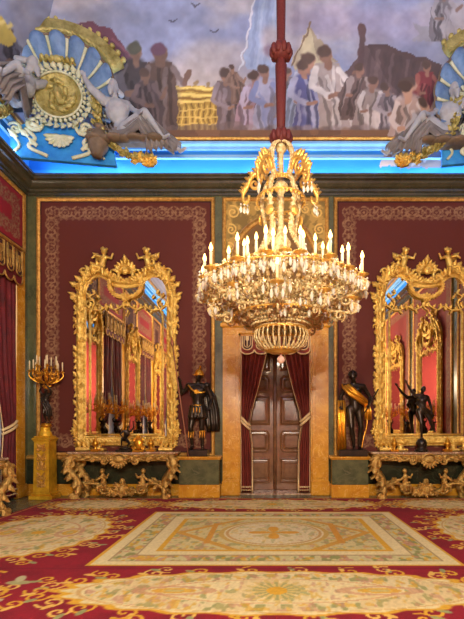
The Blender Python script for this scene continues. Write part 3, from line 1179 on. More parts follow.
    p.mix(fld * (np.hypot(u, v) < .34) * (np.abs(np.cos(t * 2)) < .35) * .6, (190, 170, 100))
    # plain outline of the whole carpet
    eb = np.minimum(np.minimum(X - x0, x1 - X), y1 - Y)
    p.mix((eb < .05) * 1.0, RED)
    p.mix((eb > .05) * (eb < .075) * 1.0, (206, 150, 60))
    # thin darker seam threads between woven fields
    for q in (4.90, 8.22): p.mix((np.abs(Y - q) < .014) * .5, DRED)
    # weave
    p.C *= (0.94 + .1 * vnoise(X * 60, Y * 40))[..., None]
    Z = np.full_like(X, .014)
    o = grids('carpet', M['carpet'], [(np.stack([X, Y, Z], -1), p.linear())])
    # turned-down edge
    return tag(o, 'huge red wool carpet with cream floral medallions and gold scrolls covering the floor', 'carpet')


make_carpet()
# ================================================================ chandelier
def make_chandelier():
    r = random.Random(3)
    root = empty('chandelier', (.1625, 5.5, 0))
    tag(root, 'huge crystal chandelier with lit candles hanging from a red rope in mid-room', 'chandelier')
    pol = lambda rad, a, z: Vector((rad * math.cos(a), rad * math.sin(a), z))
    # rope to the vault, sleeved in crimson
    zc = float(zz(1.0))
    mb = MB()
    mb.tube([(0, 0, 5.2), (0, 0, 5.5), (0, 0, 6.1), (0, 0, 6.14), (0, 0, 7.3), (0, 0, 8.4), (0, 0, zc)],
            [.05, .058, .075, .05, .065, .06, .06], 12)
    rope = mb.build('suspension_rope', M['rope'], root)
    for z in (6.27, 5.2):
        mb = MB()
        mb.lathe([(.03, -.1), (.09, -.08), (.13, -.02), (.12, .03), (.07, .08), (.03, .1)], (0, 0, z), 16)
        for k in range(10):
            a = 2 * PI * k / 10
            mb.ell(pol(.11, a, z), (.04, .04, .07), 7, 5)
        mb.build('rope_tassel', M['rope'], rope)
    # central stem
    mb = MB()
    mb.lathe([(0, 2.84), (.1, 2.86), (.16, 2.92), (.09, 3.0), (.06, 3.1), (.12, 3.2), (.17, 3.32), (.1, 3.42), (.05, 3.5), (.04, 3.7), (.1, 3.78), (.13, 3.88),
              (.06, 3.98), (.035, 4.1), (.035, 4.5), (.09, 4.56), (.09, 4.6), (.035, 4.66), (.03, 5.0), (.07, 5.05), (.05, 5.13), (0, 5.16)], seg=20)
    mb.build('stem', M['crystal'], root)
    # crown: tall S-ribs with out-turned scrolls
    for k in range(5):
        a = 2 * PI * k / 5 + .35
        u, z_ = pol(1, a, 0), Vector((0, 0, 1))
        path = bez([pol(.05, a, 5.13), pol(.15, a, 5.06), pol(.215, a, 4.9), pol(.19, a, 4.74), pol(.14, a, 4.66), pol(.2, a, 4.62), pol(.25, a, 4.4),
                    pol(.2, a, 4.12), pol(.2, a, 3.98), pol(.3, a, 3.8), pol(.46, a, 3.62), pol(.62, a, 3.5)], 5)
        mb = MB()
        n = len(path)
        mb.tube(path, [.017 + .008 * math.sin(PI * i / n) for i in range(n)], 8)
        for i in range(0, n, 1):                       # strung beads along the rib
            w = pol(1, a + PI / 2, 0)
            for sg in (-1, 1): mb.ell(path[i] + w * .028 * sg, .016, 6, 4)
        rb = mb.build('crown_rib', M['crystal'], root)
        mb = MB()
        mb.tube(bez([pol(.2, a, 4.72), pol(.27, a, 4.82), pol(.38, a, 4.77), pol(.45, a, 4.64), pol(.5, a, 4.56), pol(.49, a, 4.47), pol(.43, a, 4.47), pol(.42, a, 4.54)], 5),
                [.022] * 8 + [.026] * 12 + [.022] * 10 + [.018] * 6, 8)
        for q in range(9):
            t = q / 8
            c = bez([pol(.2, a, 4.72), pol(.27, a, 4.82), pol(.38, a, 4.77), pol(.45, a, 4.64), pol(.5, a, 4.56)], 2)[q]
            mb.ell(c + Vector((0, 0, .045)), .03, 7, 5)
            mb.leaf(c, u * .5 + z_, u, .1, .06, .5, 1, .01)
        mb.scroll(pol(.345, a, 4.68), u, z_, .1, 1.3, .018, 1.4)
        mb.build('crown_scroll', M['gilt_pale'], rb)
        mb = MB()
        for q in range(3):
            c = pol(.45 + .035 * q, a + .06 * (q - 1), 4.45)
            mb.ell(c + Vector((0, 0, -.02)), .012, 6, 4)
            mb.lathe([(0, 0), (.017, .03), (.022, .05), (.008, .085), (0, .1)], c + Vector((0, 0, -.14)), 7)
        mb.build('crystal_pendant', M['crystal_drop'], rb)
        # medallion on the rib
        mb = MB()
        Rm = Matrix.Rotation(a, 3, 'Z') @ Matrix.Rotation(PI / 2, 3, 'Y')
        mb.lathe([(0, .02), (.02, .022), (.045, .012), (.06, .0), (.06, -.012), (0, -.012)], pol(.27, a, 4.2), 14, Rm)
        mb.build('rib_rosette', M['gilt_pale'], rb)
    for (rr, z) in ((.17, 4.66), (.30, 4.42)):
        mb = MB()
        mb.tube([pol(rr, 2 * PI * k / 32, z) for k in range(32)], .014, 6, True)
        for k in range(32): mb.ell(pol(rr, 2 * PI * k / 32, z - .025), .02, 6, 4)
        mb.build('crown_ring', M['gilt_pale'], root)
    # candle arms in three tiers
    tiers = [(1.0, 3.37, 18, .0, 2.88), (.86, 3.14, 10, .4, 2.86), (.74, 3.44, 14, .2, 2.96), (.5, 3.62, 8, .1, 3.06)]
    cups = []
    for ti, (R0, z0, n, ph, zb) in enumerate(tiers):
        for k in range(n):
            a = 2 * PI * (k + ph) / n + r.uniform(-.03, .03)
            R1 = R0 + r.uniform(-.05, .04)
            z1 = z0 + r.uniform(-.05, .05)
            u, w, z_ = pol(1, a, 0), pol(1, a + PI / 2, 0), Vector((0, 0, 1))
            path = bez([pol(.12, a, zb), pol(R1 * .4, a, zb + .07), pol(R1 * .72, a, zb + (z1 - zb) * .46), pol(R1 * .98, a, z1 - .17), pol(R1 * 1.0, a, z1 - .02)], 6)
            mb = MB()
            mb.tube(path, .015, 6)
            for i in range(0, len(path), 2):
                mb.ell(path[i], (.028, .028, .02), 7, 5)
            for (t, rad, sg) in ((.45, .07, 1), (.62, .08, -1), (.8, .09, 1), (.92, .07, -1)):
                c = path[int(t * (len(path) - 1))]
                mb.scroll(c + z_ * (.05 * sg), u, z_, rad, 1.2, .0125, r.uniform(0, 6), 6)
                mb.leaf(c, u + z_ * .4 * sg, w, .11, .05, .5, 1, .008)
            arm = mb.build('candle_arm', M['crystal'], root)
            top = path[-1]
            mb = MB()
            mb.lathe([(0, -.03), (.02, -.02), (.03, .0), (.075, .014), (.08, .022), (.03, .018), (.022, .05), (.026, .055), (.018, .055), (.0, .04)], top, 12)
            mb.build('drip_pan', M['gilt_pale'], arm)
            mb = MB()
            mb.lathe([(.017, .035), (.017, .19), (.012, .2), (0, .203)], top, 9)
            mb.build('candle', M['wax'], arm)
            mb = MB()
            mb.lathe([(0, 0), (.014, .008), (.023, .03), (.018, .055), (.008, .082), (0, .1)], top + Vector((0, 0, .203)), 9)
            mb.build('flame_bulb', M['flame'], arm)
            cups.append((top, a, R1))
    # bead garlands: the woven bowl below the arms
    for k in range(20):
        a = 2 * PI * k / 20
        mb = MB()
        for off in (-.09, 0.0, .09):
            path = bez([pol(.3, a + off, 2.87), pol(.46, a + off * 1.2, 2.98), pol(.68, a + off * 1.3, 3.14), pol(.9, a + off * 1.3, 3.33), pol(.98, a + off, 3.44)], 5)
            for i, q in enumerate(path):
                mb.ell(q + Vector((0, 0, -.05 + .012 * math.sin(i * 2.1))), .0195, 6, 4)
        for i in range(6):
            t = .25 + .12 * i
            q = pol(.3 + .68 * t, a + r.choice((-.1, 0, .1)) + r.uniform(-.02, .02), 2.83 + .6 * t ** 1.3)
            d = pol(1, a, 0)
            mb.scroll(q, d, Vector((0, 0, 1)) * .9 + pol(.4, a + 1.5, 0), r.uniform(.05, .085), 1.2, .014, r.uniform(0, 6), 6)
            mb.rosette(q + d * .03, d - Vector((0, 0, .4)), .045, 6, .012)
        mb.build('bead_garland', M['crystal'], root)
    for (rr, z, k) in ((1.0, 3.34, 60), (.6, 2.96, 40)):
        mb = MB()
        mb.tube([pol(rr, 2 * PI * i / 48, z) for i in range(48)], .012, 6, True)
        for i in range(k): mb.ell(pol(rr, 2 * PI * i / k, z - .02), .018, 6, 4)
        mb.build('bowl_ring', M['gilt_pale'], root)
    # lower basket of crystal strings
    mb = MB()
    mb.tube([pol(.315, 2 * PI * i / 32, 2.8) for i in range(32)], .018, 7, True)
    mb.tube([pol(.2, 2 * PI * i / 32, 2.55) for i in range(32)], .018, 7, True)
    mb.lathe([(0, 2.5), (.1, 2.505), (.2, 2.54), (.2, 2.55), (.1, 2.53), (0, 2.52)], seg=24)
    bk = mb.build('basket', M['gilt_pale'], root)
    for k in range(30):
        a = 2 * PI * k / 30
        mb = MB()
        path = bez([pol(.315, a, 2.8), pol(.335, a, 2.7), pol(.28, a, 2.6), pol(.2, a, 2.545)], 5)
        mb.tube(path, .007, 5)
        for q in path: mb.ell(q, (.013, .013, .017), 6, 4)
        mb.build('crystal_string', M['crystal'], bk)
    mb = MB()
    mb.tube([(0, 0, 2.52), (0, 0, 2.45)], .012, 7)
    mb.ell((0, 0, 2.43), .05, 14, 10)
    mb.build('finial_ball', material('rose_crystal', (236, 196, 176), .08, 0, trans=.4), root)
    # cut drops
    def drop(mb, c, s=1.0):
        mb.ell(c, .011 * s, 6, 4)
        mb.lathe([(0, -.105 * s), (.014 * s, -.085 * s), (.019 * s, -.06 * s), (.007 * s, -.02 * s), (0, -.012 * s)], c, 7)
    spots = [(top + Vector((0, 0, -.03)) + pol(.06, a + j, 0)) for top, a, R1 in cups for j in (-1.6, 0, 1.6)]
    for k in range(60):
        a = 2 * PI * k / 60
        spots.append(pol(1.0, a, 3.3))
    for k in range(110):
        t = r.uniform(.25, 1)
        spots.append(pol(.3 + .72 * t, r.uniform(0, 2 * PI), 2.86 + .56 * t ** 1.25 + r.uniform(-.03, .06)))
    spots.sort(key=lambda q: q.y)
    for q in spots[:100]:
        mb = MB()
        drop(mb, q, 1.25)
        mb.build('crystal_drop', M['crystal_drop'], root, False)
    mb = MB()
    for q in spots[100:]: drop(mb, q, 1.25)
    tag(mb.build('crystal_drops', M['crystal_drop'], root, False), kind='stuff')
    return root


chandelier = make_chandelier()
c2 = copy_tree(chandelier, None, 'second crystal chandelier on a red rope, nearer the far end of the hall')
c2.location = (.1625, -2.2, 0)  # unseen, behind the camera; carries the boosted fill lamps
# ================================================================ pier mirrors
def make_mirror(tilt=0.0):
    """local: x across, -y to the room, z up from the foot of the frame"""
    root = empty('pier_mirror')
    half = [(-1.03, .12), (-1.03, 3.42), (-1.0, 3.66), (-.9, 3.86), (-.74, 3.97), (-.56, 3.97), (-.4, 3.88), (-.29, 3.78), (-.14, 3.74), (0, 3.73)]
    hp = [(-1.03, .12)] + [(-1.03, .12 + 3.3 * k / 10) for k in range(1, 10)] + [tuple(q)[:2] for q in bez([(a, b, 0) for a, b in half[1:]], 4)]
    path = [(-x, z) for x, z in reversed(hp)]
    path = hp + [(-x, z) for x, z in reversed(hp[:-1])]
    # travel: up the left side, over, down the right, so left of travel is outwards
    F_ = lambda a, b, d: (a, -d, b)
    mb = MB()
    mb.prism([(x * .97, z if z > .2 else .14) for x, z in path], .03, .045, F_)
    gl = mb.build('mirror_glass', M['mirror'], root)
    gl.rotation_euler = (0, 0, tilt)
    mb = MB()
    mb.prism([(x * 1.03, z) for x, z in path], .0, .02, F_)
    mb.build('back_board', M['wood'], root)
    fr = MB()
    fr.sweep(path, [(-.1, .02), (-.1, .06), (-.075, .075), (-.06, .06), (-.03, .085), (.0, .13), (.035, .14), (.06, .11), (.07, .085), (.1, .1), (.115, .06), (.115, .0)], F_, True)
    for i, (x, z) in enumerate(path):                # beads and carved leaves along the moulding
        pass
    for sx in (-1, 1):
        for k in range(38):
            z = .2 + k * .087
            fr.ell((sx * .955, -.085, z), (.02, .02, .032), 7, 5)
            if k % 2 == 0:
                fr.leaf((sx * 1.06, -.12, z), (sx * .12, 0, 1), (0, -1, 0), .13, .085, .6, 2, .014)
            if k % 4 == 1:
                fr.leaf((sx * 1.03, -.125, z), (-sx * .4, 0, 1), (0, -1, 0), .14, .1, .6, 2, .012)
    for k in range(24):
        x = -1 + k * 2 / 23
        fr.leaf((x, -.12, .1), (.5 if x > 0 else -.5, 0, .4), (0, -1, 0), .14, .1, .5, 2, .012)
    for i in range(10, len(path) - 10, 2):
        x, z = path[i]
        n = Vector((x, 0, z - 3.2)).normalized()
        tg_ = Vector((n.z, 0, -n.x)) * (1 if x > 0 else -1)
        fr.leaf((x * .99, -.13, z), n * .35 - tg_ + Vector((0, -.1, 0)), (0, -1, 0), .16, .1, .6, 2, .014)
    fr.build('mirror_frame', M['gold'], root)
    mb = MB()
    inner = [(x * .83, .3 if z < .2 else z) for x, z in hp[:12]]
    for sx in (-1, 1):
        mb.sweep([(sx * .835, .26), (sx * .835, 3.1)], [(-.025, .045), (-.02, .07), (0, .08), (.02, .07), (.025, .045)], F_, False)
        for k in range(28): mb.ell((sx * .835, -.082, .35 + k * .1), (.016, .012, .03), 6, 4)
    mb.sweep([(-.835, .26), (.835, .26)], [(-.025, .045), (-.02, .07), (.02, .07), (.025, .045)], F_, False)
    mb.build('inner_fillet', M['gold'], root)
    # garland swag hanging in the head of the glass and a festoon across
    mb = MB()
    for sx in (-1, 1):
        sw = bez([(sx * .36, -.1, 3.78), (sx * .35, -.1, 3.6), (sx * .22, -.1, 3.45), (0, -.1, 3.4)], 6)
        mb.tube(sw, [.03 + .02 * (i / len(sw)) for i in range(len(sw))], 7)
        for i, q in enumerate(sw[::2]): mb.rosette(q + Vector((0, -.02, 0)), (0, -1, 0), .06, 6, .02)
        fs = bez([(sx * .97, -.1, 3.28), (sx * .78, -.09, 3.14), (sx * .6, -.09, 3.12), (sx * .42, -.09, 3.2), (sx * .24, -.09, 3.13), (0, -.09, 3.28)], 6)
        mb.tube(fs, .018, 6)
        for i, q in enumerate(fs[::2]): mb.leaf(q, (sx * (.4 if i % 2 else -.4), 0, .8 if i % 3 else -.8), (0, -1, 0), .11, .06, .5, 2, .01)
        mb.tube(bez([(sx * .8, -.09, 3.1), (sx * .72, -.1, 3.3), (sx * .82, -.1, 3.42), (sx * .7, -.1, 3.5)], 5), .016, 6)
        for q in ((.72, 3.3), (.82, 3.42), (.7, 3.5), (.6, 3.38), (.76, 3.22)):
            mb.leaf((sx * q[0], -.1, q[1]), (sx * .6, 0, .8), (0, -1, 0), .12, .06, .5, 2, .01)
    mb.rosette((0, -.12, 3.4), (0, -1, 0), .11, 8, .03)
    mb.tube(bez([(0, -.1, 3.36), (-.06, -.1, 3.2), (.05, -.1, 3.1), (0, -.1, 2.98)], 5), .016, 6)
    mb.build('garland', M['gold'], root)
    # crest: pierced shell between two scrolls
    mb = MB()
    for k in range(9):
        a = PI * (k + .5) / 9
        d = Vector((math.cos(a), 0, math.sin(a)))
        mb.leaf(Vector((0, -.1, 3.98)) + d * .04, d, (0, -1, 0), .26, .14, .6, 2, .02)
    for k in range(9):
        a = PI * (k + .5) / 9
        d = Vector((math.cos(a), -.3, math.sin(a)))
        mb.leaf(Vector((0, -.14, 3.98)) + d * .02, d, (0, -1, 0), .15, .09, .8, 1, .016)
    mb.ell((0, -.16, 4.0), (.09, .06, .1), 12, 8)
    mb.leaf((0, -.16, 4.16), (0, 0, 1), (0, -1, 0), .2, .12, .4, 2, .02)
    for sx in (-1, 1):
        mb.scroll((sx * .26, -.1, 3.9), (sx, 0, 0), (0, 0, 1), .14, 1.4, .034, 1.0 if sx > 0 else 1.0)
        mb.scroll((sx * .17, -.12, 4.1), (sx, 0, 0), (0, 0, 1), .09, 1.3, .024, 2.0)
        mb.tube(bez([(sx * .08, -.1, 3.86), (sx * .2, -.12, 3.78), (sx * .36, -.11, 3.86), (sx * .44, -.1, 3.98)], 6), .04, 8)
    mb.build('crest_shell', M['gold'], root)
    # shoulders and flanking foliage
    for sx in (-1, 1):
        mb = MB()
        for (x, z, rr, st) in ((1.08, 3.62, .12, .5), (1.2, 3.42, .08, 2.5), (.95, 3.98, .11, 0), (.76, 4.1, .1, 1.)):
            mb.scroll((sx * x, -.1, z), (sx, 0, 0), (0, 0, 1), rr, 1.4, .024, st)
        for k in range(7):
            t = k / 6
            q = Vector((sx * (1.1 - .56 * t), -.1, 3.66 + .42 * math.sin(t * 1.6)))
            mb.leaf(q, (sx * (1 - t), -.1, .5 + t), (0, -1, 0), .2, .12, .6, 2, .016)
            mb.rosette(q + Vector((-sx * .03, -.06, -.05)), (0, -1, 0), .07, 6, .02)
        mb.leaf((sx * 1.12, -.08, 3.45), (sx, 0, .35), (0, -1, 0), .22, .09, .8, 2, .014)
        mb.build('shoulder_scroll', M['gold'], root)
        mb = MB()
        rr = random.Random(5)
        for z in (3.2, 2.75, 2.1, 1.95, 1.5, 1.3, .85, .4):
            mb.scroll((sx * 1.15, -.06, z), (sx, 0, 0), (0, 0, 1), rr.uniform(.05, .075), 1.2, .017, rr.uniform(0, 6))
            mb.leaf((sx * 1.13, -.07, z + .07), (sx * .45, 0, .9), (0, -1, 0), .17, .1, .5, 2, .014)
            mb.leaf((sx * 1.13, -.07, z - .07), (sx * .4, 0, -.9), (0, -1, 0), .14, .08, .5, 2, .014)
        for x, z in ((1.12, .2), (1.18, .34), (1.1, .06)): mb.rosette((sx * x, -.08, z), (sx * .3, -1, 0), .1, 7, .03)
        mb.scroll((sx * 1.13, -.06, .5), (sx, 0, 0), (0, 0, 1), .1, 1.4, .025, 4)
        mb.build('side_foliage', M['gold'], root)
        mb = MB()
        mb.box(sx * .78, sx * 1.1, -.22, 0, -.1, -.02, .015)
        mb.lathe([(.09, -.02), (.1, .01), (.06, .04), (.08, .06), (.05, .09)], (sx * .6, -.13, -.06), 12)
        mb.box(sx * .46, sx * .72, -.22, 0, -.1, -.05, .012)
        for x in (.82, .92, 1.03): mb.leaf((sx * x, -.16, -.03), (sx * .3, 0, 1), (0, -1, 0), .17, .11, .6, 2, .014)
        mb.build('foot', M['gold'], root)
        # cherub seated on the arch
        mb = MB()
        x = .55
        mb.limb([(sx * x, -.1, 4.08), (sx * (x - .03), -.11, 4.2), (sx * (x - .06), -.12, 4.3)], [.085, .075, .07], 10)
        mb.ell((sx * (x - .07), -.13, 4.45), (.07, .07, .078), 12, 8)
        mb.ell((sx * (x - .08), -.2, 4.44), (.014, .016, .014), 6, 5)
        mb.limb([(sx * (x + .02), -.12, 4.06), (sx * (x + .16), -.2, 4.1), (sx * (x + .2), -.18, 3.97)], [.055, .045, .03], 8)
        mb.limb([(sx * (x - .04), -.14, 4.05), (sx * (x - .06), -.24, 4.02), (sx * (x - .07), -.22, 3.88)], [.055, .045, .03], 8)
        mb.limb([(sx * (x - .12), -.12, 4.32), (sx * (x - .24), -.15, 4.28), (sx * (x - .28), -.16, 4.38)], [.038, .032, .024], 8)
        mb.limb([(sx * (x + .0), -.12, 4.32), (sx * (x + .12), -.16, 4.34), (sx * (x + .19), -.17, 4.28)], [.038, .032, .024], 8)
        ch = body('cherub', mb, M['gold'], root, .012, 2)
        mb = MB()
        mb.leaf((sx * (x + .03), -.05, 4.28), (sx * .8, .1, .7), (0, -1, 0), .26, .14, .4, 3, .014)
        mb.leaf((sx * (x - .02), -.05, 4.3), (sx * -.1, .1, 1), (0, -1, 0), .2, .1, .4, 3, .014)
        for k in range(7): mb.ell((sx * (x - .07) + .06 * math.cos(k), -.12 + .03 * math.sin(k * 2), 4.5 + .02 * math.sin(k)), .03, 6, 5)
        mb.build('wing', M['gold'], ch)
    return root


SM = 10.17
MIR_Z = 1.14
mir = make_mirror(0)
tag(mir, 'tall gilt rococo pier mirror on the wall left of the curtained door', 'mirror', 'gilt pier mirrors')
MXL, MXR = (126 - 268) * 10.1 / 440, (426 - 268) * 10.1 / 440
mir.location = (MXL, SM, MIR_Z)
m2 = copy_tree(mir, None, 'tall gilt rococo pier mirror on the wall right of the curtained door')
m2.location = (MXR, SM, MIR_Z)
for k, (x, y, rz, lb) in enumerate(((XL + .03, 6.65, PI / 2, 'gilt pier mirror between the two nearer windows of the left wall'),
                                    (XL + .03, 2.44, PI / 2, 'gilt pier mirror on the second pier of the left window wall'),
                                    (XL + .03, -1.76, PI / 2, 'gilt pier mirror on the last pier of the left window wall'),
                                    (XR - .03, 4.3, -PI / 2, 'gilt pier mirror on the crimson right wall, nearest the far corner'),
                                    (XR - .03, .1, -PI / 2, 'gilt pier mirror on the crimson right wall, second from the corner'))):
    m = copy_tree(mir, None, lb)
    m.location = (x, y, MIR_Z)
    m.rotation_euler = (0, 0, rz)
    if x < 0: m.scale = (.7, 1, 1)


# ================================================================ console tables
def make_console():
    root = empty('console_table')
    W, Dp, H = 1.22, .56, 1.03
    XY = lambda a, b, d: (a, b, d)
    front = [(-W, 0), (-W, -.36), (-W + .1, -.46), (-W + .3, -.44), (-.55, -.50), (-.25, -.57), (.25, -.57), (.55, -.50), (W - .3, -.44), (W - .1, -.46), (W, -.36), (W, 0)]
    front = [(-W, 0)] + [tuple(q)[:2] for q in bez([(a, b, 0) for a, b in front[1:-1]], 4)] + [(W, 0)]
    mb = MB()
    mb.prism(front, H - .045, H, XY)
    mb.sweep(front[1:-1], [(.0, H - .045), (-.015, H - .03), (-.015, H - .012), (0, H)], XY, False)
    mb.build('marble_top', M['marble_top'], root)
    mb = MB()
    ins = [(a * .95, b * .92 if b < 0 else -.01) for a, b in front]
    mb.prism(ins, H - .19, H - .045, XY)
    mb.sweep(ins[1:-1], [(0, H - .045), (-.03, H - .05), (-.03, H - .08), (-.005, H - .1), (-.01, H - .16), (-.03, H - .17), (-.02, H - .2), (.02, H - .2)], XY, False)
    for sx in (-1, 1):
        for k in range(9):
            x = sx * (.18 + .095 * k)
            yy = -.52 + .1 * abs(x)
            mb.leaf((x, yy - .02, H - .13), (sx, 0, .25 if k % 2 else -.35), (0, -1, 0), .14, .085, .5, 2, .014)
        mb.scroll((sx * .34, -.53, H - .19), (sx, 0, 0), (0, 0, 1), .09, 1.3, .022, 2.6)
        mb.scroll((sx * .62, -.49, H - .17), (sx, 0, 0), (0, 0, 1), .065, 1.3, .018, .6)
    mb.build('apron', M['gold_dull'], root)
    mb = MB()
    for k in range(9):
        a = PI + PI * (k + .5) / 9
        mb.leaf((0, -.56, H - .13), (math.cos(a), -.1, math.sin(a)), (0, -1, 0), .24, .12, .5, 2, .02)
    mb.ell((0, -.59, H - .15), (.13, .05, .085), 14, 8)
    mb.tube([(.16 * math.cos(t), -.58, H - .15 + .115 * math.sin(t)) for t in [2 * PI * k / 20 for k in range(20)]], .022, 7, True)
    for sx in (-1, 1): mb.scroll((sx * .22, -.56, H - .12), (sx, 0, 0), (0, 0, 1), .085, 1.4, .025, 3.6)
    mb.build('apron_shell', M['gold_dull'], root)
    for sx in (-1, 1):
        for back in (0, 1):
            y0 = -.40 if not back else -.08
            o = 1.0 if not back else .25
            mb = MB()
            x0 = 1.08 if not back else 1.0
            pth = bez([(sx * x0, y0, H - .1), (sx * (x0 + .08), y0 - .05 * o, H - .24), (sx * (x0 + .03), y0 - .06 * o, H - .42), (sx * (x0 - .11), y0 - .01, H - .62),
                       (sx * (x0 - .15), y0 + .0, H - .8), (sx * (x0 - .12), y0 - .05 * o, H - .94), (sx * (x0 - .05), y0 - .1 * o, .045)], 5)
            n = len(pth)
            mb.tube(pth, [.095 - .05 * (i / n) for i in range(n)], 9)
            mb.scroll((sx * (x0 + .06), y0 - .07 * o, H - .26), (sx, -.2, 0), (0, 0, 1), .15, 1.5, .04, .5)
            mb.scroll((sx * (x0 - .05), y0 - .1 * o, .075), (sx, -.3, 0), (0, 0, 1), .07, 1.3, .026, 4)
            for i in (3, 7, 11, 15, 19, 23):
                q = pth[min(i, n - 1)]
                mb.leaf(q + Vector((0, -.05, 0)), (sx * .2, -.3, -1), (0, -1, 0), .2, .13, .5, 2, .016)
                mb.leaf(q + Vector((sx * .05, 0, 0)), (sx * .4, 0, -.9), (sx, 0, 0), .18, .11, .5, 2, .014)
            mb.lathe([(.06, 0), (.075, .02), (.05, .045)], (sx * (x0 - .06), y0 - .09 * o, 0), 12)
            mb.build('leg', M['gold_dull'], root)
    mb = MB()
    for sx in (-1, 1):
        for y0 in (-.42, -.1):
            pth = bez([(sx * .95, y0, .2), (sx * .74, y0 + .02, .34), (sx * .5, -.3, .29), (sx * .3, -.3, .17), (sx * .1, -.3, .13)], 6)
            n = len(pth)
            mb.tube(pth, .035, 8)
            for i in range(1, n, 3): mb.leaf(pth[i], (-sx * .7, -.2, .6 if i % 2 else -.6), (0, -1, 0), .17, .09, .5, 2, .014)
        mb.scroll((sx * .42, -.34, .2), (sx, 0, 0), (0, 0, 1), .12, 1.4, .028, 3)
        mb.scroll((sx * .2, -.36, .13), (sx, 0, 0), (0, 0, 1), .09, 1.4, .024, 1)
    mb.build('stretcher', M['gold_dull'], root)
    mb = MB()
    for k in range(8):
        a = 2 * PI * k / 8
        mb.leaf((0, -.38, .2), (math.cos(a), -.15, math.sin(a)), (0, -1, 0), .2, .13, .6, 2, .018)
    rr = random.Random(9)
    for k in range(14): mb.rosette((rr.uniform(-.28, .28), -.4, rr.uniform(.1, .34)), (rr.uniform(-.4, .4), -1, .2), rr.uniform(.05, .08), 6, .03)
    mb.ell((0, -.4, .2), (.09, .06, .1), 10, 8)
    mb.ell((0, -.36, .36), (.07, .06, .09), 10, 8)
    mb.build('stretcher_bouquet', M['gold_dull'], root)
    for sx in (-1, 1):
        mb = MB()
        x = sx * .44
        mb.limb([(x, -.3, .3), (x - sx * .01, -.3, .42), (x, -.31, .5)], [.07, .058, .05], 9)
        mb.ell((x + sx * .015, -.32, .605), (.054, .054, .06), 10, 7)
        mb.limb([(x, -.32, .5), (x - sx * .1, -.36, .46), (x - sx * .14, -.36, .54)], [.032, .028, .022], 7)
        mb.limb([(x, -.32, .5), (x + sx * .08, -.35, .44), (x + sx * .13, -.36, .4)], [.032, .028, .022], 7)
        mb.limb([(x, -.32, .3), (x - sx * .09, -.4, .28), (x - sx * .1, -.38, .18)], [.045, .038, .026], 7)
        mb.limb([(x, -.32, .3), (x + sx * .1, -.38, .26), (x + sx * .1, -.36, .16)], [.045, .038, .026], 7)
        body('cherub', mb, M['gold_dull'], root, .011, 2)
    return root


con = make_console()
CXL, CXRr = (122 - 268) * 9.7 / 440, (426 - 268) * 9.7 / 440
con.location = (CXL, YB - .13, 0)
tag(con, 'gilt carved console table with marble top under the mirror left of the door', 'console table', 'gilt console tables')
k2 = copy_tree(con, None, 'gilt carved console table with marble top under the mirror right of the door')
k2.location = (CXRr, YB - .13, 0)
for (x, y, rz, lb) in ((XL + .42, 6.82, PI / 2, 'gilt console table against the left wall, its end at the photo edge'),
                       (XL + .1, 2.44, PI / 2, 'gilt console table on the second pier of the left window wall'),
                       (XR - .1, 4.3, -PI / 2, 'gilt console table on the right wall, nearest the far corner'),
                       (XR - .1, .1, -PI / 2, 'gilt console table on the right wall, second from the corner')):
    k = copy_tree(con, None, lb)
    k.location = (x, y, 0)
    k.rotation_euler = (0, 0, rz)


# ================================================================ candelabrum with bronze figure
def make_candelabrum():
    root = empty('candelabrum')
    mb = MB()
    mb.lathe([(0, 0), (.115, 0), (.12, .03), (.1, .04), (.105, .06), (.085, .075), (.0, .08)], seg=20)
    mb.build('base', M['ormolu'], root)
    mb = MB()
    mb.X = Matrix.Translation((0, 0, .08)) @ Matrix.Scale(.44, 4)
    human(mb, wl=(-.12, -.2, 1.86), el=(-.3, -.06, 1.6), wr=(.12, -.2, 1.86), er=(.3, -.06, 1.6), kl=(-.09, -.1, .5), al=(-.05, .1, .1))
    drape(mb, [(-.2, -.12, 1.3), (0, -.16, 1.0), (.15, -.14, .7), (.17, -.1, .35)], [.2, .34, .36, .3], folds=3, th=.03)
    mb.X = None
    body('bronze_figure', mb, M['bronze'], root, .008, 2)
    mb = MB()
    mb.lathe([(.01, .78), (.03, .8), (.06, .88), (.05, .94), (.02, .97), (.025, 1.05), (.05, 1.1), (.02, 1.16), (.018, 1.3), (.04, 1.32), (0, 1.34)], seg=14)
    for k in range(8):
        a = 2 * PI * k / 8
        mb.leaf((0, 0, .84), (math.cos(a), math.sin(a), 1), (math.cos(a), math.sin(a), 0), .13, .06, .7, 2, .008)
    cup = mb.build('stem', M['ormolu'], root)
    for ti, (R0, z0, n, ph) in enumerate(((.325, 1.2, 8, .5), (.2, 1.32, 5, .2))):
        for k in range(n):
            a = 2 * PI * (k + ph) / n
            P_ = lambda r_, z_: Vector((r_ * math.cos(a), r_ * math.sin(a), z_))
            pth = bez([P_(.03, .98), P_(.12, .96 + .06 * ti), P_(R0 * .8, z0 - .17), P_(R0 * 1.04, z0 - .08), P_(R0, z0)], 5)
            mb = MB()
            mb.tube(pth, .014, 7)
            mb.leaf(pth[8], P_(.3, .5), P_(1, 0), .1, .05, .5, 2, .007)
            mb.scroll(P_(R0 * .62, z0 - .14), P_(1, 0), (0, 0, 1), .05, 1.3, .011, 2)
            mb.lathe([(0, -.02), (.02, -.01), (.045, .01), (.048, .018), (.02, .018), (.02, .05), (0, .05)], pth[-1], 10)
            arm = mb.build('arm', M['ormolu'], root)
            mb = MB()
            mb.lathe([(.014, .05), (.014, .225), (.006, .24), (0, .245)], pth[-1], 8)
            mb.build('candle', M['wax'], arm)
    mb = MB()
    mb.lathe([(.02, 1.34), (.025, 1.38), (.014, 1.38), (.014, 1.56), (.005, 1.575), (0, 1.58)], (0, 0, 0), 9)
    mb.build('candle', M['wax'], root)
    return root


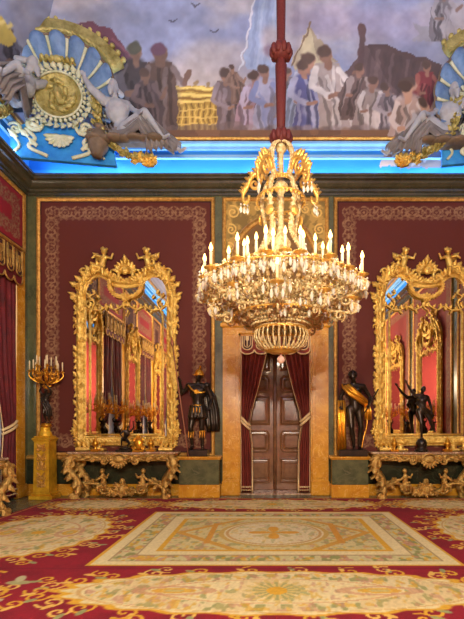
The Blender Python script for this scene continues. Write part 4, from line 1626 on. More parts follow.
cnd = make_candelabrum()
PEDX, PEDY = (43 - 268) * 9.62 / 440, 9.72
cnd.location = (PEDX + .02, PEDY, 1.585)
tag(cnd, 'bronze figure candelabrum with unlit white candles on the tall gilt pedestal', 'candelabrum', 'bronze figure candelabra')
spots = [(XL + .66, 7.15, 1.03, 'bronze candelabrum on the left wall console, end nearest the far corner'),
         (XL + .66, 6.0, 1.03, 'bronze candelabrum on the left wall console, end away from the corner'),
         (XL + .56, 3.2, 1.03, 'bronze candelabrum on the second left console, seen in the left mirror'),
         (XL + .56, 1.6, 1.03, 'bronze candelabrum at the far end of the second left console'),
         (XR - .56, 5.1, 1.03, 'bronze candelabrum on the right wall console, seen in the right mirror'),
         (XR - .56, 3.4, 1.03, 'bronze candelabrum at the nearer end of the right wall console'),
         (XR - .56, 1.0, 1.03, 'bronze candelabrum on the second right wall console')]
for (x, y, z, lb) in spots:
    c = copy_tree(cnd, None, lb)
    c.location = (x, y, z)

# tall gilt pedestal
root = empty('gilt_pedestal', (PEDX, PEDY, 0))
root.scale = (.86, .92, 1)
tag(root, 'tall square gilded pedestal with carved scrolls standing in the left corner', 'pedestal')
mb = MB()
mb.box(-.29, .29, -.24, .24, 0, .09, .012)
mb.box(-.25, .25, -.21, .21, .09, .15, .02)
mb.build('plinth', M['gold_ped'], root)
mb = MB()
w0, w1 = .2, .185
v = [(sx * w, sy * w, z) for z, w in ((.15, w0), (1.26, w1)) for sx, sy in ((-1, -1), (1, -1), (1, 1), (-1, 1))]
mb.add(v, [(0, 1, 5, 4), (1, 2, 6, 5), (2, 3, 7, 6), (3, 0, 4, 7)], False)
mb.box(-.175, .175, -.175, .175, 1.24, 1.27)
mb.build('shaft', M['gold_ped'], root)
mb = MB()
mb.box(-.2, .2, -.2, .2, 1.26, 1.29, .01)
mb.box(-.23, .23, -.22, .22, 1.29, 1.345, .02)
mb.box(-.19, .19, -.19, .19, 1.345, 1.38, .012)
mb.lathe([(.17, 1.38), (.17, 1.40), (.15, 1.46), (.11, 1.51), (.12, 1.53), (.12, 1.56), (.07, 1.585), (0, 1.585)], (0, 0, 0), 20)
mb.build('cap', M['gold_ped'], root)
mb = MB()
for (z, r) in ((1.1, .07), (.9, .08), (.7, .085), (.48, .075), (.32, .06)):
    for sx in (-1, 1):
        mb.scroll((sx * .07, -.192 - (1.26 - z) * .015, z), (sx, 0, 0), (0, 0, 1), r, 1.4, .014, 1.2)
        mb.leaf((sx * .03, -.2, z + .02), (sx * .6, 0, .8), (0, -1, 0), .13, .06, .4, 2, .008)
mb.rosette((0, -.2, 1.14), (0, -1, 0), .06, 8, .015)
mb.ell((0, -.2, .75), (.06, .02, .1), 10, 8)
mb.leaf((0, -.2, .26), (0, 0, 1), (0, -1, 0), .16, .09, .3, 2, .01)
mb.build('carved_ornament', M['gold_trim'], root)


# ================================================================ small things on the two consoles
def urn(x, y, z, label):
    root = empty('gilt_urn', (x, y, z))
    tag(root, label, 'urn', 'small gilt urns')
    mb = MB()
    mb.box(-.09, .09, -.06, .06, 0, .05, .008)
    mb.build('plinth', M['ormolu'], root)
    mb = MB()
    mb.lathe([(.05, .05), (.035, .07), (.03, .1), (.06, .14), (.075, .18), (.06, .21), (.05, .22), (.055, .24), (.0, .25)], seg=14)
    mb.build('bowl', M['ormolu'], root)
    mb = MB()
    mb.lathe([(.045, .245), (.03, .28), (.012, .3), (.02, .32), (0, .335)], seg=12)
    mb.build('lid', M['ormolu'], root)
    return root


zc_ = 1.03
urn(CXL - .64, 9.84, zc_, 'small gilt urn at the left end of the console left of the door')
urn(CXL + .6, 9.84, zc_, 'small gilt urn at the right end of the console left of the door')
urn(CXRr - .66, 9.84, zc_, 'small gilt urn at the left end of the console right of the door')
urn(CXRr + .53, 9.84, zc_, 'small gilt urn at the right end of the console right of the door')

# crouching bronze on the left console
root = empty('bronze_figurine', (CXL + .03, 9.8, zc_))
tag(root, 'small dark bronze crouching figurine on the console left of the door', 'figurine')
mb = MB()
mb.box(-.17, .17, -.12, .12, 0, .05, .012)
mb.lathe([(.12, .05), (.13, .08), (.1, .1), (0, .11)], seg=16)
mb.build('base', M['bronze'], root)
mb = MB()
mb.X = Matrix.Translation((0, 0, .1)) @ Matrix.Scale(.40, 4) @ Matrix.Rotation(.5, 4, 'Z')
human(mb, pelvis=(0, .1, .42), chest=(.08, -.12, .75), neck=(.1, -.2, .94), head=(.13, -.28, 1.07), hl=(-.1, .1, .42), hr=(.1, .1, .42), kl=(-.22, -.3, .5), al=(-.2, -.1, .09),
      tl=(-.22, -.28, .04), kr=(.2, -.25, .2), ar=(.18, .2, .09), tr=(.2, .1, .04), sl=(-.12, -.14, .88), sr=(.27, -.1, .86), el=(-.3, -.32, .72), wl=(-.2, -.46, .56), er=(.45, -.2, 1.1), wr=(.4, -.3, 1.34))
mb.X = None
body('bronze_body', mb, M['bronze'], root, .008, 2)
# little gilt ornament beside it
root = empty('gilt_ornament', (CXL + .345, 9.76, zc_))
tag(root, 'small gilt scrolled ornament beside the dark figurine on the left console', 'ornament')
mb = MB()
mb.box(-.12, .12, -.06, .06, 0, .04, .008)
mb.ell((0, 0, .17), (.1, .055, .13), 14, 10)
for sx in (-1, 1):
    mb.scroll((sx * .1, -.02, .08), (sx, 0, 0), (0, 0, 1), .055, 1.4, .016, 0)
    mb.scroll((sx * .08, -.02, .27), (sx, 0, 0), (0, 0, 1), .05, 1.4, .014, 3)
mb.rosette((0, -.02, .33), (0, -1, .2), .06, 7, .02)
mb.build('scrolled_body', M['ormolu'], root)

# tall bronze nude with raised arm on the right console
root = empty('bronze_statuette', (CXRr - .05, 9.84, zc_))
tag(root, 'dark bronze statuette with one arm raised on the console right of the door', 'statuette')
mb = MB()
mb.lathe([(0, 0), (.14, 0), (.145, .04), (.11, .06), (.1, .1), (.115, .14), (.12, .2), (.09, .26), (.05, .29), (0, .3)], seg=20)
mb.build('base', M['bronze'], root)
mb = MB()
mb.X = Matrix.Translation((0, 0, .28)) @ Matrix.Scale(.68, 4)
human(mb, pelvis=(.02, 0, .93), chest=(.0, -.03, 1.27), neck=(-.01, -.02, 1.46), head=(.03, -.06, 1.6), hl=(-.08, 0, .92), hr=(.12, 0, .92), kl=(-.03, -.08, .5), al=(0, .0, .07), tl=(-.02, -.15, .02),
      kr=(.26, -.06, .62), ar=(.42, .12, .32), tr=(.48, .06, .24), sl=(-.19, -.02, 1.42), el=(-.38, -.06, 1.6), wl=(-.52, -.1, 1.82), sr=(.19, 0, 1.38), er=(.32, .06, 1.12), wr=(.3, -.1, .9))
mb.X = None
bd = body('bronze_body', mb, M['bronze'], root, .010, 2)
mb = MB()
mb.X = Matrix.Translation((0, 0, .28)) @ Matrix.Scale(.68, 4)
drape(mb, [(-.2, -.1, 1.2), (0, -.17, 1.02), (.2, -.14, .86), (.4, .05, .7)], [.1, .15, .18, .16], folds=2, th=.025)
mb.X = None
mb.build('drapery', M['bronze'], bd)


# ================================================================ statue pedestals and statues
def statue_pedestal(x0, x1, label):
    root = empty('statue_pedestal', ((x0 + x1) / 2, YB, 0))
    tag(root, label, 'pedestal', 'marble statue pedestals')
    h = (x1 - x0) / 2
    mb = MB()
    mb.box(-h, h, -.42, -.11, 0, .29, .012)
    mb.build('base_block', M['marble_yellow'], root)
    mb = MB()
    mb.box(-h + .015, h - .015, -.41, -.11, .29, .85, .008)
    mb.build('die', M['marble_green'], root)
    mb = MB()
    mb.box(-h - .01, h + .01, -.43, -.11, .85, .875, .006)
    mb.box(-h - .03, h + .03, -.46, -.11, .875, .92, .012)
    mb.build('cap', M['marble_yellow'], root)
    return root


S = 9.78
statue_pedestal((178.5 - 268) * S / 440, (219.5 - 268) * S / 440, 'green and yellow marble pedestal under the bronze warrior left of the door')
statue_pedestal((331.5 - 268) * S / 440, (369 - 268) * S / 440, 'green and yellow marble pedestal under the sashed bronze statue right of the door')

# warrior with spear
SXL = (198 - 268) * 9.95 / 440
root = empty('warrior_statue', (SXL, 9.93, .922))
tag(root, 'dark bronze helmeted warrior statue holding a long spear, left of the door', 'statue')
mb = MB()
mb.box(-.22, .24, -.17, .17, 0, .15, .015)
mb.build('plinth', M['bronze'], root)
mb = MB()
mb.X = Matrix.Translation((0, 0, .14))
human(mb, el=(-.37, .03, 1.28), wl=(-.385, -.10, 1.5), er=(.31, .03, 1.16), wr=(.28, -.12, .98), head=(.03, -.03, 1.65), kl=(-.15, -.08, .5), kr=(.09, -.02, .5), ar=(.1, .02, .09), tr=(.13, -.15, .035))
for k in range(14):
    a = 2 * PI * k / 14
    mb.limb([(.15 * math.cos(a), .11 * math.sin(a), .98), (.19 * math.cos(a), .15 * math.sin(a), .74)], [.04, .045], 8)
mb.ell((0, -.01, 1.3), (.19, .135, .18), 14, 8)
for sx in (-1, 1): mb.ell((sx * .2, 0, 1.45), (.085, .085, .07), 10, 7)
mb.X = None
wb = body('bronze_body', mb, M['bronze'], root, .012, 3)
mb = MB()
mb.X = Matrix.Translation((0, 0, .14))
mb.lathe([(.105, 1.66), (.11, 1.69), (.102, 1.74), (.075, 1.79), (.03, 1.815), (0, 1.82)], (.03, -.02, .0), 16)
mb.box(-.09, .15, -.15, -.1, 1.67, 1.69, .008)
for k in range(9):
    t = k / 8
    mb.leaf((.03, -.1 + .2 * t, 1.80 - .12 * (2 * t - 1) ** 2), (.35, .3, 1), (-1, 0, 0), .12, .07, .4, 2, .012)
mb.X = None
mb.build('helmet', M['ormolu'], wb)['label'] = 'gilt crested helmet'
mb = MB()
mb.X = Matrix.Translation((0, 0, .14))
for sx in (-1, 1):
    mb = MB()
    mb.X = Matrix.Translation((0, 0, .14))
    x = -.14 if sx < 0 else .11
    for k in range(3):
        mb.leaf((x - .05 + .05 * k, -.085, .42), (0, -.1, -1), (0, -1, 0), .16, .032, .2, 1, .01)
    mb.tube([(x + .06 * math.cos(t), -.0 + .07 * math.sin(t), .42) for t in [2 * PI * q / 14 for q in range(14)]], .016, 6, True)
    mb.X = None
    mb.build('boot_trim', M['ormolu'], wb)['label'] = 'gilt boot top'
mb = MB()
mb.X = Matrix.Translation((0, 0, .14))
mb.tube(bez([(-.2, -.1, 1.45), (-.08, -.16, 1.33), (.08, -.165, 1.28), (.18, -.13, 1.3)], 5), .018, 7)
mb.rosette((0, -.165, 1.3), (0, -1, 0), .06, 8, .02)
mb.X = None
mb.build('chest_chain', M['ormolu'], wb)['label'] = 'gilt chain across the chest'
mb = MB()
mb.X = Matrix.Translation((0, 0, .14))
mb.tube([(.145 * math.cos(t), -.0 + .125 * math.sin(t), 1.0) for t in [2 * PI * q / 18 for q in range(18)]], .016, 6, True)
for k in range(3): mb.leaf((-.07 + .07 * k, -.155, .95), (0, -.1, -1), (0, -1, 0), .12, .03, .2, 1, .008)
mb.X = None
mb.build('belt_trim', M['ormolu'], wb)['label'] = 'gilt belt'
mb = MB()
mb.X = Matrix.Translation((0, 0, .14))
drape(mb, [(.12, .1, 1.44), (.24, .11, 1.2), (.3, .1, .9), (.32, .09, .6), (.33, .08, .42)], [.2, .3, .34, .34, .3], folds=3, th=.03)
mb.X = None
mb.build('cloak', M['bronze'], wb)
mb = MB()
a, b = Vector((-.17 - .0, -.22, .0)), Vector((-.535, -.14, 2.42))
sp = [a.lerp(b, k / 8) for k in range(9)]
mb.tube(sp, .014, 8)
d = (b - a).normalized()
mb.tube([b, b + d * .05, b + d * .1, b + d * .28], [.014, .03, .045, .003], 8)
mb.build('spear', material('spear_shaft', (150, 92, 62), .4, .3), root)

# nude with gilt sash
SXR = (354 - 268) * 9.95 / 440
root = empty('sashed_statue', (SXR, 9.93, .922))
tag(root, 'dark bronze male statue with a gilded sash across the chest, right of the door', 'statue')
mb = MB()
mb.box(-.36, .27, -.17, .17, 0, .15, .015)
mb.build('plinth', M['bronze'], root)
mb = MB()
mb.X = Matrix.Translation((0, 0, .14))
human(mb, head=(-.04, -.05, 1.63), neck=(-.01, 0, 1.49), pelvis=(.02, 0, .93), el=(-.3, .04, 1.2), wl=(-.3, -.08, 1.0), er=(.38, .06, 1.18), wr=(.3, -.13, 1.0), kl=(-.07, -.07, .5), al=(.0, .03, .09),
      tl=(-.02, -.13, .035), kr=(.15, -.04, .5), ar=(.12, .02, .09), tr=(.15, -.14, .035))
mb.X = None
nb = body('bronze_body', mb, M['bronze'], root, .012, 3)
mb = MB()
mb.X = Matrix.Translation((0, 0, .14))
rr = random.Random(2)
for k in range(46):
    a, e = rr.uniform(0, 2 * PI), rr.uniform(-.1, 1.4)
    q = Vector((-.04, -.03, 1.67)) + Vector((.09 * math.cos(a) * math.cos(e), .1 * math.sin(a) * math.cos(e), .1 * math.sin(e)))
    if q.y < -.1 and q.z < 1.7: continue
    mb.ell(q, .024, 7, 5)
mb.X = None
mb.build('curled_hair', M['bronze'], nb)
mb = MB()
mb.X = Matrix.Translation((0, 0, .14))
drape(mb, [(-.2, .04, 1.5), (-.2, -.12, 1.44), (-.08, -.185, 1.3), (.1, -.18, 1.16), (.24, -.12, 1.06), (.29, .0, 1.0)], [.16, .2, .22, .19, .16, .14], folds=3, th=.025)
drape(mb, [(.27, -.08, 1.05), (.3, -.1, .88), (.3, -.1, .68)], [.1, .16, .15], folds=2, th=.03)
mb.tube(bez([(.27, -.1, .72), (.25, -.12, .5), (.18, -.13, .25), (.14, -.14, .05)], 5), .014, 6)
mb.X = None
mb.build('sash', M['ormolu'], nb)['label'] = 'gilded sash with hanging tail'
mb = MB()
mb.X = Matrix.Translation((0, 0, .14))
drape(mb, [(-.29, -.06, 1.12), (-.3, -.12, .8), (-.29, -.12, .4), (-.29, -.12, .03)], [.16, .2, .19, .22], folds=3, th=.04)
mb.tube([(-.29, .0, .0), (-.28, .0, .6), (-.3, .02, 1.1)], [.1, .075, .09], 10)
mb.X = None
mb.build('draped_support', M['ormolu'], root)['label'] = 'gilded draped tree-trunk support'
mb = MB()
mb.X = Matrix.Translation((0, 0, .14))
mb.tube([(.52, -.1, 1.36), (.18, -.16, .8)], [.016, .013], 8)
mb.X = None
mb.build('staff', M['bronze'], root)
# ================================================================ door curtains
YC = YB + .2


def curtain(name, outer, inner_pts, z_top, label, group, mat='curtain', folds=5.5, fn=None, ztie=1.62, sg=1):
    """outer edge at x=outer, inner edge through inner_pts [(z, x)]; fn maps (x, depth, z) into the room"""
    fn = fn or (lambda x, d, z: (x, YC - d, z))
    root = empty(name, fn(outer, 0, 0))
    tag(root, label, 'curtain', group)
    base = Vector(fn(outer, 0, 0))
    zs = [q[0] for q in inner_pts]
    xs = [q[1] for q in inner_pts]
    inn = lambda z: float(np.interp(-z, [-q for q in zs], xs))

    def edge(z): return inn(z)

    def surf(u, v):
        z = z_top * (1 - v) + .04 * v
        x1 = edge(z)
        wd = abs(x1 - outer)
        x = outer + (x1 - outer) * u
        amp = .035 + .03 * min(1, .5 / max(wd, .1))
        d = amp * math.sin(u * folds * 2 * PI + .5 * math.sin(v * 5)) + .012 * math.sin(u * folds * 5 * PI + v * 9)
        d += .05 * math.exp(-((z - ztie) / .25) ** 2) * 0 + .03 * math.sin(PI * u)
        return Vector(fn(x, d, z)) - base
    th = Vector(fn(outer, -.012, 0)) - base
    mb = MB()
    mb.sheet(surf, 54, 60, th)
    cl = mb.build('drape', M[mat], root, True)
    mb = MB()
    off = Vector(fn(outer, .02, 0)) - base
    pts = [surf(1.0, k / 40) + off for k in range(41)]
    dirx = Vector(fn(outer + (.028 if xs[0] > outer else -.028), 0, 0)) - base
    v = []
    for q in pts: v += [q - dirx * 1.2, q + off * .5, q + dirx * .3, q - off * 1.0]
    f = []
    for i in range(40):
        for k in range(4): f.append((i * 4 + k, i * 4 + (k + 1) % 4, i * 4 + 4 + (k + 1) % 4, i * 4 + 4 + k))
    f += [(0, 1, 2, 3), (163, 162, 161, 160)]
    mb.add(v, f, True)
    hem = [surf(k / 30, .965) + off * 1.3 for k in range(31)]
    hem2 = [surf(k / 30, .985) + off * 1.3 for k in range(31)]
    mb.tube(hem, .016, 6)
    mb.tube(hem2, .012, 6)
    out = [surf(0, k / 40) + off for k in range(41)]
    mb.tube(out, .016, 6)
    mb.build('braid_edging', M['braid'], root)
    mb = MB()
    xi = edge(ztie)
    for dz in (0, .085):
        loop = []
        for k in range(21):
            t = k / 20
            x = outer + (xi - outer) * t * 1.03
            loop.append(Vector(fn(x, .1 * math.sin(PI * min(1, .12 + t * .88)) + .03, ztie + .16 - .2 * t - dz)) - base)
        mb.tube(loop, .03, 7)
    mb.build('tieback', M['braid'], root)
    return root


zf = lambda y: 1.6 - (y - 426) * YC / 440
xf = lambda x: (x - 268) * YC / 440
pl = [(zf(335), xf(269)), (zf(352), xf(267)), (zf(385), xf(259)), (zf(410), xf(252)), (zf(424), xf(249.5)), (zf(445), xf(252.5)), (zf(490), xf(253)), (0, xf(253))]
curtain('curtain', DX0 + .035, pl, zf(336), 'maroon velvet door curtain with gold braid, tied back to the left jamb', 'door curtains', ztie=zf(424))
pr = [(z, xf(268) * 0 + (DX0 + DX1) - x) for z, x in pl]
curtain('curtain', DX1 - .035, pr, zf(336), 'maroon velvet door curtain with gold braid, tied back to the right jamb', 'door curtains', ztie=zf(420))


def pelmet(width, drop, n, name, label, fn, loc, mat='curtain', braid='braid'):
    """scalloped valance: n tongues with gold braid and a keyhole motif"""
    root = empty(name, loc[0], loc[1])
    tag(root, label, 'pelmet')
    mb = MB()
    F_ = lambda a, b, d: (a, -d, b)
    w = width / 2
    pitch = width / n
    outl = [(-w, 0)]
    for k in range(n):
        c = -w + pitch * (k + .5)
        outl += [(c + pitch * .48 * math.cos(t), -drop * .82 - drop * .18 * math.sin(-t)) for t in [PI + PI * q / 8 for q in range(9)]]
    outl += [(w, 0)]
    mb.prism(outl, 0, .025, F_)
    mb.build('valance', M[mat], root)
    mb = MB()
    mb.tube([(a, -.03, b) for a, b in outl], .018, 6)
    mb.build('braid_edging', M[braid], root)
    for k in range(n):
        c = -w + pitch * (k + .5)
        hw = pitch * .36
        tg = [(c - hw, -.045), (c + hw, -.045), (c + hw, -drop * .62)] + [(c + hw * math.cos(t), -drop * .62 - hw * .85 * math.sin(t)) for t in [PI * q / 8 for q in range(1, 8)]] + [(c - hw, -drop * .62)]
        mb = MB()
        mb.prism(tg, .02, .045, F_)
        t_ = mb.build('tongue', M['motif_dark'], root)
        mb = MB()
        mb.tube([(a, -.05, b) for a, b in tg], .017, 6, True)
        mb.tube([(c + (a - c) * .62, -.05, -.04 + (b + .04) * .8 - .02) for a, b in tg], .012, 6, True)
        mb.build('braid_edging', M[braid], t_)
        mb = MB()
        mb.prism([(c - hw * .34, -drop * .2), (c + hw * .34, -drop * .2), (c + hw * .34, -drop * .38), (c + hw * .13, -drop * .42), (c + hw * .16, -drop * .66), (c - hw * .16, -drop * .66),
                  (c - hw * .13, -drop * .42), (c - hw * .34, -drop * .38)], .03, .058, F_)
        mb.build('keyhole_motif', M[braid], t_)
    return root


pelmet(DX1 - DX0 - .06, .52, 5, 'pelmet', 'scalloped maroon pelmet with gold keyhole motifs above the door curtains', None, ((CXR, YC - .13, zf(334) + .02), (0)))

# ================================================================ left wall window drapes
names = ['nearest the corner', 'second from the corner', 'third from the corner', 'fourth from the corner']
for i, y in enumerate(WIN):
    p_ = pelmet(2 * WHW + .12, .78, 6, 'pelmet', 'scalloped crimson pelmet over the left wall window %s' % names[i], None, ((XL + .11, y, 5.46), PI / 2), 'curtain_red', 'gold_dull')
    for sx in (-1, 1):
        ou = y + sx * (WHW - .0)
        ii = [(5.3, y + sx * .02), (4.4, y + sx * .04), (3.0, y + sx * .14), (2.0, y + sx * .36), (1.5, y + sx * .46), (1.0, y + sx * .4), (0, y + sx * .36)]
        f = lambda x, d, z: (XL + .0 + d * .7, x, z)
        curtain('curtain', ou, ii, 5.3, 'crimson velvet curtain, %s side of the left wall window %s' % ('farther' if sx > 0 else 'nearer', names[i]),
                'window curtains', 'curtain_red', 4.5, f, 1.55)
    mb = MB()
    def sh(u, v, y=y): return (XL - .16 + .02 * math.sin(u * 60), y - WHW + .02 + u * (2 * WHW - .04), 5.2 * (1 - v) + .06)
    mb.sheet(sh, 80, 6, (.006, 0, 0))
    tag(mb.build('sheer_curtain', M['sheer']), 'white sheer curtain across the left wall window %s' % names[i], 'curtain', 'sheer curtains')
# ================================================================ stucco in the corners of the vault
def cartouche(rz, loc, label, inn):
    """local x across, -y to the room, z up; origin on the cornice"""
    root = empty('corner_cartouche', loc, rz)
    tag(root, label, 'cartouche', 'gilt stucco corner cartouches')
    zc = 1.28                                    # centre of the medallion above the cornice
    D3 = lambda a, r, d=0: Vector((r * math.cos(a), -d, zc + r * math.sin(a)))
    mb = MB()
    # azure panel at the bottom
    mb.prism([(-1.0, 0.0), (1.15, 0.0), (1.05, .62), (.55, .8), (-.5, .8), (-1.0, .6)], -.1, .0, lambda a, b, d: (a, -d, b))
    mb.build('azure_panel', M['blue_panel'], root)
    # fluted shell
    mb = MB()
    na, nr = 120, 10
    v, f = [], []
    for i in range(na + 1):
        a = -.5 + (PI + 1.0) * i / na
        for j in range(nr + 1):
            t = j / nr
            r = .5 + .68 * t + (.04 * abs(math.sin(9 * a)) if j == nr else 0)
            v.append(D3(a, r, .02 + .2 * t * t + .13 * t * abs(math.sin(9 * a))))
    m = len(v)
    v += [q + Vector((0, .03, 0)) for q in v]
    W = nr + 1
    for i in range(na):
        for j in range(nr):
            q = i * W + j
            f += [(q, q + 1, q + W + 1, q + W), (m + q, m + q + W, m + q + W + 1, m + q + 1)]
        for j in (0, nr):
            q = i * W + j
            f.append((q, q + W, m + q + W, m + q))
    mb.add(v, f, True)
    mb.build('fluted_shell', M['stucco_blue'], root)
    mb = MB()
    for k in range(-1, 11):
        a = PI * k / 9
        if a < -.5 or a > PI + .5: continue
        mb.tube([D3(a, .52 + .64 * t, .06 + .2 * t * t) for t in [q / 8 for q in range(9)]], [.012 + .003 * q for q in range(9)], 6)
    mb.build('shell_ribs', M['stucco_cream'], root)
    mb = MB()
    mb.tube([D3(-.4 + (PI + .8) * i / 90, 1.19 + .035 * abs(math.sin(9 * (-.4 + (PI + .8) * i / 90))), .25) for i in range(91)], .028, 7)
    mb.build('shell_lip', M['clay'], root)
    # gilded arch band above
    mb = MB()
    pa = [(1.42 * math.cos(a), zc + .02 + 1.42 * math.sin(a)) for a in [.55 + 1.75 * k / 40 for k in range(41)]]
    mb.sweep(pa, [(-.13, .05), (-.13, .2), (-.1, .24), (.06, .22), (.1, .26), (.15, .24), (.15, .05)], lambda a, b, d: (a, -d, b), False)
    for k in range(16):
        a = .6 + 1.65 * k / 15
        mb.ell(D3(a, 1.6, .18), (.06, .06, .06), 8, 6)
        mb.leaf(D3(a, 1.32, .25), (-math.sin(a), 0, math.cos(a)), (0, -1, 0), .13, .1, .3, 1, .012)
    mb.build('arch_band', M['stucco_gold'], root)
    # medallion
    mb = MB()
    Rm = Matrix.Rotation(PI / 2, 3, 'X')
    mb.lathe([(0, .12), (.3, .13), (.42, .15), (.44, .18), (.46, .18), (.47, .1), (.47, .0), (0, 0)], (0, 0, zc), 40, Rm)
    rr = random.Random(4)
    for k in range(20):
        a, r = rr.uniform(0, 2 * PI), rr.uniform(.05, .3)
        mb.limb([D3(a, r, .14), D3(a + .4, r + .05, .16), D3(a + .7, r + .08, .13)], [.045, .05, .025], 7)
    mb.limb([(-.05, -.16, zc + .2), (-.02, -.18, zc + .05), (.04, -.17, zc - .12)], [.05, .08, .07], 9)
    mb.ell((-.06, -.17, zc + .29), .05, 8, 6)
    med = mb.build('medallion', M['stucco_gold'], root)
    mb = MB()
    for ring, r, k0 in ((0, .53, 34), (1, .64, 30)):
        for k in range(k0):
            a = 2 * PI * k / k0
            if ring == 0: mb.ell(D3(a, r, .16), (.038, .05, .038), 8, 6)
            else: mb.leaf(D3(a, r - .06, .14), (math.cos(a + .5), -.3, math.sin(a + .5)), (0, -1, 0), .17, .12, .6, 2, .016)
    mb.tube([D3(2 * PI * k / 48, .48, .19) for k in range(48)], .022, 7, True)
    mb.build('medallion_wreath', M['stucco_cream'], med)
    mb = MB()
    for sx in (-1, 1):
        for k in range(3): mb.limb([(sx * (.06 + .1 * k), -.2, zc + .66 + .03 * (2 - k)), (sx * (.1 + .1 * k), -.24, zc + .72), (sx * (.14 + .1 * k), -.2, zc + .66)], [.04, .05, .03], 8)
    mb.ell((0, -.22, zc + .72), (.1, .07, .07), 10, 8)
    mb.build('medallion_knot', M['stucco_gold'], med)
    # rocaille cartouche below
    mb = MB()
    mb.X = Matrix.Diagonal((1.22, 1, 1.12, 1))
    for sx in (-1, 1):
        mb.scroll((sx * .42, -.08, .62), (sx, 0, 0), (0, 0, 1), .17, 1.5, .036, 2.2)
        mb.scroll((sx * .72, -.06, .5), (sx, 0, 0), (0, 0, 1), .12, 1.4, .03, .4)
        mb.tube(bez([(sx * .56, -.06, .52), (sx * .4, -.08, .34), (sx * .5, -.06, .18), (sx * .2, -.05, .04)], 7), .034, 8)
        mb.tube(bez([(sx * .8, -.04, .42), (sx * .66, -.05, .22), (sx * .74, -.04, .08)], 7), .024, 7)
        for q in ((.3, .5), (.5, .36), (.36, .2), (.68, .32), (.2, .62)): mb.leaf((sx * q[0], -.08, q[1]), (sx * .7, -.1, .6), (0, -1, 0), .2, .1, .6, 2, .016)
    for k in range(9):
        a = PI + PI * (k + .5) / 9
        mb.leaf((.0, -.05, .44), (math.cos(a), -.15, math.sin(a)), (0, -1, 0), .28, .12, .4, 1, .014)
    mb.X = None
    mb.build('rocaille', M['stucco_cream'], root)
    # garlands running down both sides onto the cornice
    for sx in (-1, 1):
        if sx == inn:
            path = bez([D3(PI / 2 - sx * 1.5, .78, .2), (sx * .8, -.22, 1.0), (sx * .84, -.22, .66), (sx * 1.06, -.22, .34), (sx * 1.4, -.2, .14), (sx * 1.7, -.18, .08)], 6)
        else:
            path = bez([D3(PI / 2 - sx * 1.5, .78, .2), (sx * .84, -.3, 1.0), (sx * .86, -.42, .7), (sx * .88, -.65, .42), (sx * .86, -1.0, .2), (sx * .82, -1.4, .1)], 6)
        mb = MB()
        mb.tube(path, .05, 7)
        for i, q in enumerate(path):
            for w in range(3):
                d = Vector((rr.uniform(-1, 1), -.6, rr.uniform(-1, 1)))
                mb.leaf(q, d, (0, -1, 0), rr.uniform(.12, .2), .09, .5, 2, .014)
            if i % 2 == 0: mb.ell(q + Vector((rr.uniform(-.05, .05), -.08, rr.uniform(-.05, .05))), .05, 8, 6)
        mb.build('garland', M['stucco_gold'], root)
        if sx != inn: continue
        mb = MB()
        mb.rosette((sx * 1.86, -.24, .04), (0, -1, .2), .19, 9, .05)
        mb.rosette((sx * 1.86, -.28, .04), (0, -1, .2), .11, 7, .05)
        for k in range(6): mb.leaf((sx * 1.62, -.2, .04), (sx * math.cos(k), -.4, .7 * math.sin(k * 1.7)), (0, -1, 0), .2, .12, .6, 2, .016)
        mb.build('gilt_rosette', M['gold'], root)
    return root


def river_figure(rz, loc, flip, label):
    root = empty('stucco_figure', loc, rz, 1.2)
    tag(root, label, 'sculpture', 'reclining stucco figures')
    k = flip
    q = lambda x, y, z: (k * x, y, z)
    mb = MB()
    human(mb, pelvis=q(.12, 0, .2), chest=q(-.02, -.1, .56), neck=q(-.08, -.12, .76), head=q(-.06, -.2, .89), hl=q(.06, -.1, .2), hr=q(.2, .05, .22), kl=q(.52, -.28, .42), al=q(.78, -.2, .06), tl=q(.92, -.28, .03),
          kr=q(.66, 0, .26), ar=q(1.02, .05, -.02), tr=q(1.16, -.02, -.04), sl=q(-.24, -.16, .7), sr=q(.14, -.06, .7), el=q(-.44, -.24, .86), wl=q(-.56, -.2, 1.08), er=q(.3, -.2, .5), wr=q(.44, -.36, .36))
    mb.limb([q(-.08, -.28, .83), q(-.08, -.3, .72)], [.06, .03], 8)                                    # beard
    for i in range(6): mb.ell(q(-.12 + .025 * i, -.14 + .03 * i, .99 - .012 * i), .055, 8, 6)
    mb.ell(q(-.03, -.1, .56), (.21, .16, .21), 12, 8)
    mb.ell(q(.08, -.02, .3), (.2, .17, .17), 12, 8)
    mb.limb([q(.1, -.1, .22), q(.5, -.28, .4)], [.13, .085], 10)
    mb.limb([q(-.24, -.16, .7), q(-.44, -.24, .86), q(-.56, -.2, 1.06)], [.085, .065, .045], 10)
    b = body('stucco_body', mb, M['stucco'], root, .016, 3)
    mb = MB()
    drape(mb, [q(-.28, -.02, .62), q(-.1, -.08, .25), q(.16, -.22, .22), q(.44, -.3, .34), q(.66, -.22, .1), q(.7, -.16, -.1)], [.25, .36, .42, .4, .42, .46], n=(0, -1, .3), folds=5, th=.045)
    drape(mb, [q(.12, -.1, .3), q(.4, -.12, .2), q(.74, -.04, .2), q(1.0, -.0, .0)], [.3, .36, .34, .26], n=(0, -1, .5), folds=4, th=.04)
    mb.build('drapery', M['stucco_grey'], b)
    return root


CZ = ZT + .01
LC = (-4.44, 9.42, CZ)
RC = (2 * CXR + 4.44, 9.42, CZ)
cartouche(.16, LC, 'gilt and azure stucco cartouche with shell and medallion in the left vault corner', 1)
cartouche(-.16, RC, 'gilt and azure stucco cartouche with shell in the right vault corner, half cut off', -1)


def seat(parent, w):
    mb = MB()
    mb.box(-.42, w - .1, -.26, .06, -.0, .07, .03)
    for k in range(7):
        mb.ell((-.4 + k * (w + .3) / 6, -.2 + .04 * (k % 2), .03), (.16, .13, .05), 9, 6)
    mb.build('stucco_ledge', M['clay'], parent)


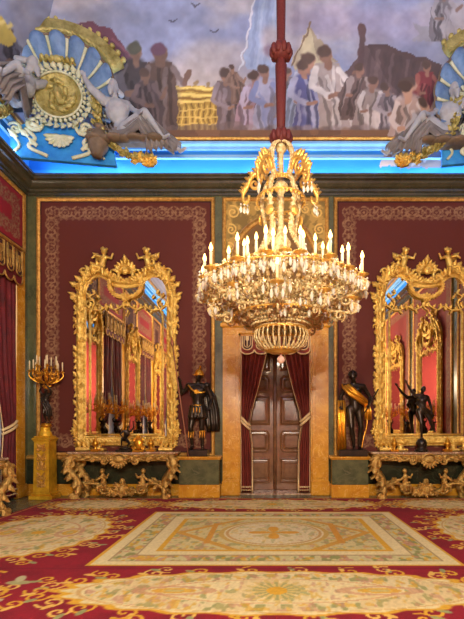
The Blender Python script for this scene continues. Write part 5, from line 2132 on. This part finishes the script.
f1 = river_figure(0, (-3.15, 9.42, CZ + .3), 1, 'grey stucco bearded figure reclining beside the left corner medallion')
seat(f1, .75)
f2 = river_figure(PI / 2, (-4.98, 8.75, CZ + .5), -1, 'grey stucco figure at the left photo edge, behind the corner shell')
f3 = river_figure(0, (2 * CXR + 3.5, 9.5, CZ + .3), -1, 'grey stucco figure reclining beside the right corner shell')
seat(f3, .5)
# amphora under the arm of the left figure
root = empty('stucco_jar', (-3.62, 9.3, CZ + .01))
tag(root, 'brown stucco water jar tipped between medallion and bearded figure', 'jar')
mb = MB()
mb.lathe([(0, 0), (.1, .0), (.12, .05), (.2, .2), (.22, .34), (.16, .48), (.1, .54), (.1, .6), (.14, .63), (.12, .64), (.08, .6), (0, .58)], seg=20, R=Matrix.Rotation(.12, 3, 'Y'))
mb.build('jar_body', M['clay'], root)
mb = MB()
for sx in (-1, 1): mb.tube(bez([(sx * .1 + .06, 0, .58), (sx * .24 + .05, 0, .56), (sx * .22 + .04, 0, .4)], 5), .022, 7)
mb.build('handle', M['clay'], root)
# ================================================================ camera, light, exposure
CHP, CH2_FILL, COVE, EXPO = 12, 580, 95, 0.32
cam = bpy.data.cameras.new('camera')
cam.sensor_width = 36
cam.lens = 440 / 619 * 36
cam.shift_x = -36 / 619
cam.shift_y = 116.5 / 619
cam.clip_end = 200
co = bpy.data.objects.new('camera', cam)
co.location = (0, 0, 1.6)
co.rotation_euler = (PI / 2, 0, 0)
COL.objects.link(co)
scene.camera = co


def lamp(name, kind, loc, power, rgb, size=.1, rot=None, sy=None):
    l = bpy.data.lights.new(name, kind)
    l.energy = power
    l.color = lin(rgb)
    if kind == 'AREA':
        l.size = size
        if sy:
            l.shape = 'RECTANGLE'
            l.size_y = sy
    else:
        l.shadow_soft_size = size
    o = bpy.data.objects.new(name, l)
    o.location = loc
    if rot: o.rotation_euler = rot
    COL.objects.link(o)
    return o


for cy, pw in ((5.5, CHP), (-2.2, CH2_FILL)):  # rear ring turned far above candle power, added as unseen frontal fill
    for k in range(6):
        a = 2 * PI * k / 6 + .3
        lamp('candle_and_fill_glow', 'POINT', (.1625 + 1.0 * math.cos(a), cy + 1.0 * math.sin(a), 3.75), pw, (255, 244, 224), .08)
# cool strips of cove lighting standing on the cornice, washing the vault
o = .2
W_ = XR - XL - 1.0
L_ = YB - YF - 1.0
cool = (196, 222, 255)
lamp('cove_strip', 'AREA', ((XL + XR) / 2, YB - o, ZT + .05), COVE, cool, W_, (PI + .25, 0, 0), .08)
lamp('cove_strip', 'AREA', ((XL + XR) / 2, YF + o, ZT + .05), COVE, cool, W_, (PI - .25, 0, 0), .08)
lamp('cove_strip', 'AREA', (XL + o, (YB + YF) / 2, ZT + .05), COVE * 1.0, cool, .08, (PI, .25, 0), L_)
lamp('cove_strip', 'AREA', (XR - o, (YB + YF) / 2, ZT + .05), COVE * 1.0, cool, .08, (PI, -.25, 0), L_)

wd = bpy.data.worlds.new('daylight')
wd.use_nodes = True
bg = wd.node_tree.nodes['Background']
bg.inputs[0].default_value = (.75, .85, 1, 1)
bg.inputs[1].default_value = 1.5
scene.world = wd
scene.view_settings.view_transform = 'Standard'
scene.view_settings.look = 'None'
scene.view_settings.gamma = 1
scene.view_settings.exposure = EXPO
scene.cycles.max_bounces = 8
scene.cycles.diffuse_bounces = 4
scene.cycles.glossy_bounces = 4
scene.cycles.transmission_bounces = 6
scene.cycles.sample_clamp_indirect = 6
scene.cycles.use_light_tree = True
